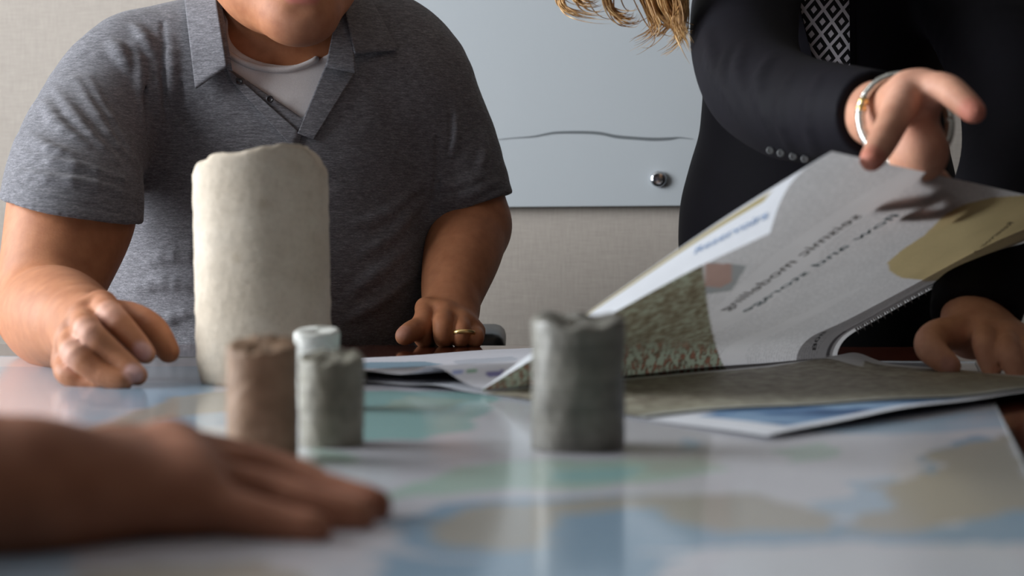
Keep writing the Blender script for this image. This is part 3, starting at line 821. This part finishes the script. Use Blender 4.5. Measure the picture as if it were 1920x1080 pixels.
lh = hand(W(846, 585, 1.82), .029, [W(799, 578, 1.785), W(833, 588, 1.775), W(864, 604, 1.775), W(889, 622, 1.78)], .0115,
          [([(799, 578, 1.785), (795, 602, 1.760), (793, 634, 1.757), (808, 638, 1.785)], [.0130, .0124, .0112, .0095]),
           ([(833, 588, 1.775), (830, 610, 1.746), (831, 634, 1.745), (838, 638, 1.78)], [.0128, .0122, .0112, .0095]),
           ([(864, 604, 1.775), (865, 621, 1.748), (863, 637, 1.748), (866, 640, 1.78)], [.0124, .0116, .0102, .009]),
           ([(889, 622, 1.78), (893, 632, 1.755), (889, 641, 1.755), (886, 642, 1.785)], [.0110, .0100, .0086, .008])],
          ([(812, 606, 1.80), (788, 614, 1.765), (772, 621, 1.735), (758, 630, 1.718)], [.016, .0135, .0128, .0114]), .0030)
neck = cone(W(515, 150, 1.925), W(522, -20, 1.865), .074, .070)
HC = W(528, -175, 1.84)
head = U([ell(HC, (.077, .098, .108)), ell(W(534, -34, 1.78), (.076, .074, .066)), ball(W(578, 26, 1.722), .026), ball(W(548, 26, 1.722), .027),
          cone(W(440, -40, 1.80), W(536, 22, 1.74), .032, .028), cone(W(632, -50, 1.80), W(584, 20, 1.74), .032, .028)], .035)
lips = U([cone(W(546, -10, 1.697), W(590, -11, 1.697), .0072, .0072), cone(W(542, -32, 1.699), W(594, -32, 1.699), .0058, .0058)], .004)
nose = U([cone(W(560, -150, 1.70), W(566, -66, 1.676), .009, .013), ball(W(548, -58, 1.69), .010), ball(W(584, -58, 1.69), .010)], .01)
eyes = U([ball(W(525, -140, 1.71), .0125), ball(W(598, -140, 1.71), .0125)])
ears = U([ell(W(405, -120, 1.84), (.010, .020, .032)), ell(W(655, -125, 1.84), (.010, .020, .032))])
head = U([SUB(head, cone(W(540, -23, 1.692), W(595, -23, 1.692), .0018, .0018), .004), nose, eyes, ears], .010)
head = U([SUB(head, ell(W(566, 18, 1.680), (.018, .008, .005)), .010), lips], .006)
thighs = U([cone(W(430, 1050, 2.0), np.array([-.42, 1.62, .50]), .085, .065), cone(W(580, 1050, 2.0), np.array([-.20, 1.62, .50]), .085, .065),
            cone([-.42, 1.62, .50], [-.43, 1.70, .08], .062, .042), cone([-.20, 1.62, .50], [-.19, 1.70, .08], .062, .042)], .02)
man_body = U([U([torso, ch_(RA, RR), ch_(LA, LR)], .05), ch_(RFA, RFR), ch_(LFA, LFR), rh, lh, U([neck, head], .03)], .014)
sp = []
for p in [(206, 592, 1.205), (161, 628, 1.18), (134, 668, 1.172)]: sp.append((W(*p), .014, (226, 178, 160), .5))
for p in [(266, 658, 1.186), (250, 700, 1.162)]: sp.append((W(*p), .0085, (214, 170, 164), .8))
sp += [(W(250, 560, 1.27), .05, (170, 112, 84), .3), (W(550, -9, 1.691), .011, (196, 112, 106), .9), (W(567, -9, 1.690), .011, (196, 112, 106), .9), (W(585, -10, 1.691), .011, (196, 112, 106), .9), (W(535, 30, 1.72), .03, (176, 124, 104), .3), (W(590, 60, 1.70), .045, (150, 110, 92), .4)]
sp += [(W(525, -140, 1.70), .011, (60, 40, 30), 1), (W(598, -140, 1.70), .011, (60, 40, 30), 1)]
for p in [(755, 622, 1.712)]: sp.append((W(*p), .010, (190, 140, 124), .6))
sdf_obj('body', man_body, .0024, MSKIN, man, skincol((172, 114, 80), sp), sm=11)
# undershirt
NECKHOLE = ell(W(525, 32, 1.80), (.074, .15, .0515), rot(-.25, 0, 0))
tee = SUB(OFF(torso, .0055), NECKHOLE, .003)
tee_c = (W(535, 200, 1.9) - .26, W(535, 200, 1.9) + .26)
sdf_obj('undershirt', SUB(SUB(tee, plane(W(535, 330, 1.9), (0, 0, 1)) if False else plane(W(535, 330, 1.9), (0, 0, -1)), 0), NECKHOLE, .002), .003, MTEE, man)
# polo: torso and sleeves, puffed and wrinkled
hemR = (W(138, 398, 1.67) + [0, 0, .0], W(146, 310, 1.735)); hemL = (W(872, 392, 1.985), W(838, 296, 1.98))
nR = W(112, 520, 1.62) - W(138, 340, 1.72); nR = np.array([-.2, .06, -.98])
nL = W(884, 430, 1.98) - W(835, 290, 1.98); nL = np.array([.33, .02, -.94])
def sleeve(A, R, hem, n, off):
    body = OFF(chain([W(*p) for p in A], R, .03, 8, .005), off)
    return SUB(body, plane(hem, n), .003)
slR = sleeve(RA[:4], [.066, .068, .0715, .066], W(135, 396, 1.66), nR, .0085)
slL = sleeve(LA, LR, W(872, 392, 1.96), nL, .011)
polo0 = U([OFF(torso, .0125), slR, slL], .042)
def folds(base, lines, k=.010):
    out = []
    for pts, r, sink in lines:
        P = drape(base, catmull(np.array(pts, float), 7), -sink, 1.2, 2.3); m = len(P)
        rr = r * np.sin(np.linspace(.25, math.pi - .25, m))
        P = P + FWD * (r - rr)[:, None]
        out += [cone(P[i], P[i + 1], rr[i], rr[i + 1]) for i in range(m - 1)]
    return U(out, .003)
ridge = folds(polo0, [([(140, 150), (202, 257), (249, 312)], .0060, .002), ([(84, 190), (106, 233), (160, 278)], .0065, .002), ([(56, 256), (97, 284), (150, 300)], .0060, .002),
    ([(165, 150), (225, 262), (256, 318)], .0050, .0015), ([(105, 170), (150, 235), (215, 305)], .0055, .002), ([(40, 290), (100, 306), (180, 326), (268, 352)], .0050, .0024), ([(36, 326), (90, 338), (180, 350), (262, 378)], .0050, .002),
    ([(205, 80), (228, 105), (246, 150)], .0075, .002), ([(246, 48), (272, 76), (290, 120)], .0075, .002), ([(250, 70), (262, 140), (262, 240)], .0065, .002), ([(318, 60), (322, 130), (318, 250)], .0070, .0035),
    ([(290, 110), (292, 180), (296, 260)], .0060, .003), ([(270, 500), (330, 480), (430, 500)], .0075, .003), ([(240, 545), (310, 530), (372, 545)], .0075, .003), ([(235, 590), (300, 600), (372, 580)], .0080, .003),
    ([(640, 560), (700, 515), (775, 450)], .0075, .0035), ([(630, 610), (700, 570), (778, 510)], .0075, .0035), ([(660, 490), (730, 440), (800, 360)], .0070, .0035), ([(640, 430), (720, 400), (795, 330)], .0065, .004),
    ([(838, 300), (850, 260), (852, 200)], .0060, .0025), ([(815, 345), (860, 345), (926, 322)], .0060, .003), ([(830, 372), (880, 362), (934, 338)], .0050, .0025), ([(900, 240), (905, 290), (890, 330)], .006, .003)], .006)
groove = folds(polo0, [([(268, 150), (276, 220), (280, 285)], .0050, -.0012), ([(264, 300), (268, 360), (262, 410)], .0065, -.002), ([(818, 260), (822, 320), (806, 400)], .0055, -.0015), ([(304, 40), (307, 110), (306, 200)], .0035, -.001),
    ([(340, 150), (345, 200), (350, 250)], .0025, -.001), ([(40, 372), (110, 377), (190, 391), (256, 408)], .0018, -.0010), ([(806, 404), (870, 388), (936, 352)], .0018, -.0010), ([(840, 175), (846, 240), (836, 310)], .0024, -.0008)])
VPOLY = [(385, -220), (398, -20), (414, 72), (430, 128), (568, 222), (612, 122), (640, 40), (668, -220)]
polo = SUB(U([polo0, OFF(ridge, .0018)], .007), groove, .004)
polo = DISP(polo, lambda P: .0011 * nz(P, 55, 9) + .0007 * nz(P, 130, 10))
polo = SUB(polo, pxprism(VPOLY, 1.55, 2.0), .003)
polo = SUB(polo, U([OFF(chain([W(*p) for p in RA[2:]], RR[2:], .02), .004), OFF(chain([W(*p) for p in LA[2:]], LR[2:], .02), .004)]), .002)
polo = SUB(polo, cone(W(515, 20, 1.95), W(520, -200, 1.95), .072, .08), .004)
pol = sdf_obj('polo_shirt', polo, .0026, MHEA, man, sm=5)
skirt = man
def drape_patch(name, node, tl, tr, bl, br, off, mat, parent, th=.003, nu=16, nv=12, bend=None, **k):
    """cloth patch between four picture-plane corners laid on a body; off = lift at (left, right)"""
    u, v = np.meshgrid(np.linspace(0, 1, nu), np.linspace(0, 1, nv), indexing='ij'); u = u.ravel(); v = v.ravel()
    tl, tr, bl, br = [np.array(a, float) for a in (tl, tr, bl, br)]
    p = (tl * (1 - u)[:, None] + tr * u[:, None]) * (1 - v)[:, None] + (bl * (1 - u)[:, None] + br * u[:, None]) * v[:, None]
    P = drape(node, p, 0, 1.2, 2.0)
    lift = off[0] * (1 - u) + off[1] * u if bend is None else bend(u, v)
    view = CAM - P; view /= np.linalg.norm(view, axis=1)[:, None]
    A = P + view * lift[:, None]; B = A - view * th
    n = len(A); f1 = gridfaces(nu, nv); f2 = f1[:, ::-1] + n
    idx = np.arange(n).reshape(nu, nv); rim = np.concatenate([idx[:, 0], idx[-1, 1:], idx[-2::-1, -1], idx[0, -2:0:-1]])
    r2 = np.roll(rim, -1); f3 = np.stack([rim, rim + n, r2 + n, r2], 1)
    return build(name, np.concatenate([A, B]), np.concatenate([f1, f2, f3]), mat, parent, **k)
base_p = OFF(torso, .0135)
# collar leaves: lifted near the neck, lying on the chest at their points
drape_patch('collar', base_p, (344, -14), (402, -22), (366, 168), (426, 126), (.012, .030), MHEA, pol, .004, 18, 22, bend=lambda u, v: .010 + .026 * u * (1 - .35 * v) + .010 * np.exp(-((v - .97) / .10) ** 2) * (1 - u))
drape_patch('collar', base_p, (640, -14), (690, -14), (664, 101), (748, 94), (.026, .008), MHEA, pol, .004, 18, 18, bend=lambda u, v: .026 * (1 - u) * (1 - .5 * v) + .007)
drape_patch('collar_stand', base_p, (392, -40), (408, -40), (424, 128), (436, 134), (.024, .020), MHEA, pol, .004)
drape_patch('collar_stand', base_p, (632, 20), (654, 20), (610, 126), (668, 138), (.014, .020), MHEA, pol, .004, bend=lambda u, v: .016 + .004 * u)
drape_patch('placket', base_p, (610, 122), (668, 134), (558, 250), (588, 262), (.004, .004), MHEA, pol, .003)
drape_patch('placket', base_p, (424, 126), (432, 150), (566, 252), (556, 284), (.003, .003), MHEA, pol, .003, bend=lambda u, v: .003 + 0 * u)
MBTN = flat('dark_shirt_button', (42, 40, 44), .3)
for x, y in ((448, 152), (506, 186)):
    c = drape(base_p, [(x, y)], .004)[0]; ax = CAM - c
    V, fs = disc_lathe([(.0045, 0), (.0048, .001), (.0045, .002), (.003, .0022), (.0028, .0016)], 20, c, ax)
    build('button', V, fs, MBTN, pol)
# rib band of the undershirt
nb = catmull([(412, 74), (432, 97), (460, 113), (500, 124), (545, 124), (585, 110), (606, 92), (622, 72)], 50)
V, fs = [], []
P = drape(tee, nb + [0, 6], .0005, 1.5, 2.3); V, fs = tube(P, .0042, 8); build('neck_rib', V, fs, MTEE, [c for c in man.children if c.name.startswith('undershirt')][0])
# wedding ring on his left hand
a = W(866, 619, 1.752); b = W(864, 633, 1.750); ax = (b - a) / np.linalg.norm(b - a); c = a * .55 + b * .45 - FWD * .004 + RT * .002
V, fs = disc_lathe([(.0146, -.0027), (.0154, -.0024), (.0158, 0), (.0154, .0024), (.0146, .0027)], 40, c, ax); build('ring', V, fs[:-2], MGOLD, man)
sdf_obj('hair', SUB(OFF(ell(HC + np.array([0, .012, .012]), (.077, .098, .106)), .006), ell(W(560, -70, 1.70), (.085, .10, .10)), .01), .005, flat('dark_brown_hair', (38, 28, 22), .6), man)
sdf_obj('trousers', OFF(U([thighs, cone(W(500, 1120, 2.05), W(502, 960, 2.03), .16, .165)], .06), .01), .008, MJEAN, man)
for x in (-.43, -.19):
    sdf_obj('shoe', SUB(U([cone([x, 1.72, .055], [x, 1.56, .035], .045, .036)], .02), plane([0, 0, .002], (0, 0, -1))), .006, flat('black_shoe_leather', (22, 20, 20), .35), man)

# ================================================================== standing woman
wom = empty('person', (.42, 2.05, 0), 'standing person in black jacket and patterned blouse leaning over and lifting a newspaper page', 'person')
wt = U([ell(W(1535, 430, 1.99), (.178, .125, .22)), ell(W(1545, 150, 1.93), (.150, .105, .20)), ell(W(1560, -60, 1.86), (.155, .10, .14)),
        cone(W(1425, -130, 1.78), W(1740, -120, 1.90), .06, .06), cone(W(1535, 700, 2.02), W(1535, 430, 1.99), .165, .15)], .06)
UA = [(1425, -110, 1.75), (1395, 40, 1.60), (1412, 148, 1.475)]; UR = [.056, .051, .045]
FA = [(1412, 148, 1.475), (1480, 200, 1.36), (1560, 210, 1.27), (1662, 214, 1.175)]; FR_ = [.045, .041, .034, .0245]
UB = [(1760, -110, 1.88), (1880, 120, 1.66), (1905, 260, 1.56)]; UBR = [.056, .050, .044]
FB = [(1905, 260, 1.56), (1870, 420, 1.46), (1835, 560, 1.39), (1822, 618, 1.365)]; FBR = [.044, .040, .032, .0235]
dpg = page_depth(1636, 302)
bp = lambda x, y, o: W(x, y, page_depth(x, y) + o)
hr = U([U([cone(W(1668, 212, 1.17), W(1706, 180, 1.125), .0225, .017), cone(W(1675, 225, 1.165), W(1722, 285, 1.115), .023, .018), cone(W(1706, 180, 1.125), W(1722, 285, 1.115), .017, .018),
             cone(W(1722, 285, 1.115), bp(1738, 342, .040), .018, .011), cone(W(1680, 215, 1.165), W(1738, 172, 1.115), .02, .014)], .014),
        chain([W(1704, 172, 1.115), W(1672, 232, 1.075), W(1651, 272, 1.055), W(1634, 300, dpg - .012)], [.0140, .0118, .0106, .0086], .006),
        chain([W(1728, 166, 1.115), W(1772, 166, 1.09), W(1800, 186, 1.075), W(1826, 210, 1.065)], [.0135, .0115, .0105, .0090], .006),
        chain([bp(1738, 335, .040), bp(1718, 358, .036), bp(1672, 368, .030), bp(1632, 376, .024)], [.0115, .0100, .0090, .0075], .004),
        chain([bp(1750, 342, .042), bp(1758, 380, .036), bp(1718, 390, .030), bp(1682, 396, .023)], [.0110, .0095, .0085, .0072], .004),
        chain([bp(1756, 338, .045), bp(1790, 374, .042), bp(1772, 398, .034)], [.010, .0085, .007], .004)], .006)
hl = hand(W(1830, 615, 1.365), .023, [W(1848, 624, 1.335), W(1888, 634, 1.325), W(1926, 644, 1.325), W(1960, 654, 1.335)], .0115,
          [([(1848, 624, 1.335), (1846, 645, 1.300), (1852, 672, 1.288), (1860, 696, 1.282)], [.0118, .0108, .0095, .0080]),
           ([(1888, 634, 1.325), (1890, 655, 1.285), (1898, 680, 1.272), (1908, 702, 1.266)], [.0118, .0108, .0096, .0080]),
           ([(1926, 644, 1.325), (1930, 664, 1.285), (1938, 686, 1.272), (1946, 704, 1.268)], [.0114, .0104, .0092, .0078]),
           ([(1960, 654, 1.335), (1966, 672, 1.300), (1972, 690, 1.290), (1978, 704, 1.286)], [.0100, .0090, .0080, .0070])],
          ([(1800, 624, 1.35), (1756, 630, 1.335), (1744, 652, 1.31), (1780, 686, 1.295)], [.0165, .0150, .0135, .0105]))
WH = W(1225, -330, 1.62)
whead = U([U([ell(WH, (.074, .094, .105)), ell(WH + np.array([-.012, -.055, -.050]), (.058, .05, .062)), ball(WH + np.array([-.02, -.085, -.098]), .018)], .03),
           cone(WH + np.array([-.02, -.098, -.005]), WH + np.array([-.022, -.115, -.038]), .007, .011),
           ball(WH + np.array([.012, -.092, .0]), .012), ball(WH + np.array([-.05, -.088, .0]), .012),
           cone(WH + np.array([-.036, -.104, -.066]), WH + np.array([-.004, -.104, -.066]), .006, .006)], .008)
wneck = cone(W(1520, -90, 1.80), WH + np.array([.03, .03, -.06]), .056, .050)
legs = U([cone(W(1460, 760, 2.02), [.28, 2.03, .08], .085, .045), cone(W(1610, 760, 2.02), [.44, 2.05, .08], .085, .045)], .03)
w_body = U([U([wt, ch_(UA, UR), ch_(UB, UBR), wneck, legs], .04), ch_(FA, FR_), ch_(FB, FBR), hr, hl, whead], .014)
sp = [(W(1634, 303, dpg - .015), .013, (205, 120, 104), .6), (W(1828, 213, 1.06), .013, (214, 132, 116), .7), (W(1705, 200, 1.10), .03, (216, 168, 150), .3),
      (W(1782, 685, 1.284), .009, (190, 140, 130), .7), (WH + np.array([-.02, -.108, -.066]), .016, (170, 90, 88), .8),
      (WH + np.array([.012, -.10, .0]), .009, (50, 40, 34), 1), (WH + np.array([-.05, -.096, .0]), .009, (50, 40, 34), 1)]
sdf_obj('body', w_body, .0024, MSKIN, wom, skincol((206, 152, 126), sp), sm=11)
# jacket
jA = SUB(OFF(ch_(UA + FA[1:], UR + FR_[1:], .03), .008), plane(W(1645, 212, 1.194), W(1662, 214, 1.175) - W(1560, 210, 1.27)), .002)
jB = SUB(OFF(ch_(UB + FB[1:], UBR + FBR[1:], .03), .011), plane(W(1826, 600, 1.374), W(1822, 618, 1.365) - W(1835, 560, 1.39)), .002)
jt = OFF(wt, .013)
jk0 = U([jt, jA, jB], .022)
jr = folds(jk0, [([(1372, 100), (1362, 150), (1392, 210)], .008, .005), ([(1400, 90), (1388, 140), (1412, 200)], .007, .0045), ([(1452, 110), (1430, 160), (1450, 240)], .007, .0045),
                 ([(1490, 150), (1470, 210), (1490, 280)], .006, .004), ([(1545, 150), (1522, 210), (1535, 280)], .006, .004), ([(1330, 60), (1342, 120), (1360, 170)], .007, .0045), ([(1780, 560), (1800, 500), (1860, 440)], .008, .005)])
jk = DISP(U([jk0, jr], .010), lambda P: .0008 * nz(P, 50, 19))
VB = [(1478, -260), (1482, 0), (1500, 62), (1522, 112), (1560, 150), (1600, 150), (1592, 0), (1600, -260)]
jk = SUB(jk, pxprism(VB, 1.72, 1.93), .002)
jk = SUB(jk, U([cone(W(1620, 212, 1.222), W(1690, 214, 1.15), .0275, .0275), cone(W(1831, 585, 1.379), W(1818, 640, 1.355), .030, .030)]), .001)
jk = SUB(jk, plane(W(1535, 560, 1.99), (0, 0, -1)) if False else cone(W(1520, -150, 1.78), WH, .062, .07), .003)
jko = sdf_obj('jacket', jk, .003, MJKT, wom, sm=9)
q = M('lattice_print_blouse', .7, spec=.3)
v = q.co((1 / .0235, 1, 1 / .0285)); s = q.n('ShaderNodeSeparateXYZ'); q.l(v, s.inputs[0])
fa = q.math('ABSOLUTE', q.math('SUBTRACT', q.math('FRACT', s.outputs[0]), .5)); fb = q.math('ABSOLUTE', q.math('SUBTRACT', q.math('FRACT', s.outputs[2]), .5))
dd = q.math('ABSOLUTE', q.math('SUBTRACT', q.math('ADD', fa, fb), .5))            # 0 on the lattice lines
line = q.math('LESS_THAN', dd, .10); dot = q.math('GREATER_THAN', dd, .335)
q.color(q.mix(q.math('MAXIMUM', line, dot), lin(18, 17, 20), lin(206, 202, 208)))
sdf_obj('blouse', SUB(OFF(wt, .006), plane(W(1540, 330, 1.9), (0, 0, -1)), 0), .004, q.m, wom, clip=(W(1300, 330, 1.9) - 1.0, W(1900, -260, 1.9) + 1.0))
drape_patch('lapel', jt, (1592, -60), (1606, -60), (1594, 150), (1604, 150), (.003, .001), MJKT, jko, .003)
drape_patch('lapel', jt, (1430, -60), (1482, -60), (1515, 120), (1526, 118), (.003, .004), MJKT, jko, .003)
sdf_obj('skirt', OFF(U([cone(W(1535, 700, 2.02), W(1535, 470, 1.99), .170, .152), cone(W(1535, 700, 2.02), [.42, 2.05, .42], .17, .19)], .03), .012), .008, MSKT, wom)
for x, y in ((1444, 286), (1464, 291), (1487, 297), (1509, 302)):
    c = drape(jk0, [(x, y - 4)], .002)[0]
    V, fs = disc_lathe([(.0034, 0), (.0036, .0012), (.0030, .0018), (.002, .0014)], 16, c, CAM - c); build('cuff_button', V, fs, flat('grey_horn_button', (96, 98, 100), .25), jko)
for x, y in ((.28, 2.0), (.44, 2.02)):
    sdf_obj('shoe', SUB(cone([x, y + .03, .05], [x, y - .13, .03], .042, .03), plane([0, 0, .002], (0, 0, -1))), .006, flat('black_shoe_leather', (22, 20, 20), .35), wom)
# twisted cable bracelet: open ring with two gold beads
bc = W(1697, 226, 1.138); e1 = (W(1781, 226, 1.134) - bc); e2 = (W(1690, 142, 1.152) - bc); br_ = empty('bracelet', bc); place(br_, wom)
tt = np.linspace(0, 2 * math.pi, 181); ring = bc + np.cos(tt)[:, None] * e1 + np.sin(tt)[:, None] * e2
for k in range(3):
    tg = np.gradient(ring, axis=0); tg /= np.linalg.norm(tg, axis=1)[:, None]; nn = np.cross(e1, e2); nn /= np.linalg.norm(nn); bb = np.cross(tg, nn)
    ph = tt * 26 + k * 2 * math.pi / 3
    V, fs = tube(ring + .0019 * (np.cos(ph)[:, None] * nn + np.sin(ph)[:, None] * bb), .0024, 6); build('cable_strand', V, fs, MSILV, br_)
for a_ in (2.72, 2.88):
    c = bc + math.cos(a_) * e1 + math.sin(a_) * e2
    V, fs = disc_lathe([(.001, -.0045), (.0036, -.0034), (.0046, 0), (.0036, .0034), (.001, .0045)], 18, c, np.cross(e1, e2)); build('bead', V, fs, MGOLD, br_)
c = W(1930, 654, 1.303); V, fs = disc_lathe([(.0112, -.0018), (.0122, 0), (.0112, .0018)], 32, c, W(1930, 664, 1.285) - W(1926, 644, 1.325)); build('ring', V, fs[:-2], MGOLD, wom)
# hair
hairm = M('dark_blond_hair', .42, spec=.5); hn = hairm.noise(hairm.co((90, 90, 6)), 1.0, 2)
hairm.color(hairm.ramp(hn, [(.3, lin(160, 116, 70)), (.55, lin(216, 172, 114)), (.75, lin(244, 216, 168))]))
hb = sdf_obj('hair', SUB(OFF(ell(WH + np.array([.006, .012, .012]), (.078, .098, .106)), .012), ell(WH + np.array([-.02, -.11, -.05]), (.062, .075, .085)), .01), .006, hairm.m, wom)
locks = [([(1095, -330), (1080, -180), (1062, -60), (1052, -5), (1062, 18), (1098, 30), (1140, 32)], 22, 9), ([(1120, -330), (1120, -150), (1132, -40), (1140, 8), (1158, 32), (1184, 36), (1192, 18)], 30, 10),
         ([(1150, -330), (1170, -160), (1200, -40), (1222, 20), (1232, 48), (1212, 68), (1182, 82)], 22, 9), ([(1260, -330), (1240, -150), (1250, -40), (1262, 20), (1278, 55), (1262, 82), (1236, 98)], 24, 9),
         ([(1290, -330), (1265, -150), (1262, -50), (1272, 10), (1272, 48), (1284, 78), (1296, 100)], 24, 8), ([(1210, -330), (1215, -150), (1218, -40), (1228, 12), (1252, 42), (1282, 52), (1300, 48)], 24, 8),
         ([(1300, -330), (1285, -150), (1282, -60), (1276, 0), (1262, 38), (1240, 60), (1222, 62)], 26, 9), ([(1240, -330), (1255, -150), (1270, -50), (1282, 0), (1284, 30), (1278, 60), (1252, 84)], 24, 8),
         ([(1270, -330), (1250, -150), (1236, -50), (1242, 0), (1256, 30), (1268, 60), (1270, 78)], 20, 8), ([(1105, -330), (1096, -150), (1082, -50), (1080, -10), (1096, 8), (1118, 10), (1136, -2)], 16, 8)]
for pts, n, spread in locks:
    V, fs = [], []; base = 0; dd0 = 1.53 + RNG.random() * .05
    for s in range(int(n * 1.35)):
        j = RNG.normal(size=2) * spread * .75; cj = RNG.normal() * .16; dep = dd0 + RNG.normal() * .008
        pp = np.array(pts, float); t = np.linspace(0, 1, len(pp))
        wig = np.sin(t * 7 + RNG.random() * 6)[:, None] * RNG.normal(size=2) * 2.2
        loose = 1.0 if RNG.random() > .12 else 2.6
        pp = pp + j * (1 - .45 * t[:, None]) * loose + wig * loose; pp = pp + (pp - pp[3]) * np.where(t > .5, cj, 0)[:, None]
        P = catmull(pp, 34)[: int(34 * (.80 + .2 * RNG.random()))]
        P3 = np.array([W(x, y, dep + .012 * math.sin(k * .25 + s)) for k, (x, y) in enumerate(P)])
        r0_ = .00055 + .0005 * RNG.random(); m_ = len(P3)
        v_, f_ = tube(P3, np.interp(np.arange(m_), [0, m_ * .6, m_ - 1], [r0_, r0_, .00008]), 4, False)
        V.append(v_); fs += [tuple(i + base for i in f) for f in f_]; base += len(v_)
    build('hair_lock', np.concatenate(V), fs, hairm.m, hb, kind='stuff')

# ================================================================== person at the near side, hand on the map
per = empty('person', (-.5, -.1, 0), 'person whose bare forearm and flat hand lie on the map beside the brown core', 'person')
near = hand(W(60, 922, .522), .020, [W(318, 845, .600), W(338, 872, .575), W(352, 905, .555), W(362, 938, .540)], .0110,
            [([(318, 845, .600), (440, 862, .625), (530, 885, .628), (590, 903, .620)], [.0110, .0092, .0082, .0072]),
             ([(338, 872, .575), (490, 888, .590), (600, 922, .584), (704, 948, .572)], [.0112, .0096, .0086, .0074]),
             ([(352, 905, .555), (480, 922, .562), (580, 950, .556), (672, 968, .552)], [.0108, .0092, .0082, .0072]),
             ([(362, 938, .540), (450, 962, .535), (520, 980, .532), (594, 992, .528)], [.0100, .0082, .0072, .0064])],
            ([(150, 885, .565), (210, 850, .600), (300, 846, .630), (370, 858, .645)], [.0150, .0125, .0105, .0085]))
el = np.array([-.42, .40, TZ + .050]); shd = np.array([-.64, -.12, TZ + .35])
p_arm = U([chain([W(60, 922, .522), W(-60, 915, .518), W(-330, 890, .500), el], [.0205, .0235, .034, .042], .02, 8, .004), cone(el, shd, .045, .056)], .02)
ptor = U([ell([-0.850, -0.260, TZ + .20], (.19, .13, .26)), cone([-0.650, -0.140, TZ + .36], [-1.030, -0.260, TZ + .36], .062, .062), cone([-0.830, -0.240, TZ + .4], [-0.830, -0.200, TZ + .56], .06, .055),
          U([ell([-0.830, -0.190, TZ + .66], (.076, .096, .112)), ell([-0.825, -0.100, TZ + .62], (.05, .035, .05)), cone([-0.820, -0.080, TZ + .66], [-0.820, -0.062, TZ + .63], .008, .012)], .02), cone([-1.030, -0.260, TZ + .36], [-1.050, -0.160, TZ + .04], .054, .044), cone([-1.050, -0.160, TZ + .04], [-0.930, -0.140, TZ - .15], .044, .03)], .04)
sdf_obj('body', U([p_arm, ptor, near], .014), .0028, MSKIN, per, skincol((172, 116, 90), [(W(700, 950, .572), .012, (146, 90, 70), .3)]), sm=9)
sdf_obj('shirt', SUB(SUB(OFF(U([ptor, cone(el, shd, .046, .058)], .04), .012), plane([-.53, .14, TZ + .2], np.array([.22, .52, -.30])), .002), cone([-.83, -.24, TZ + .44], [-.83, -.20, TZ + .9], .075, .16), .004), .006, flat('navy_shirt_cloth', (50, 56, 74), .85), per)
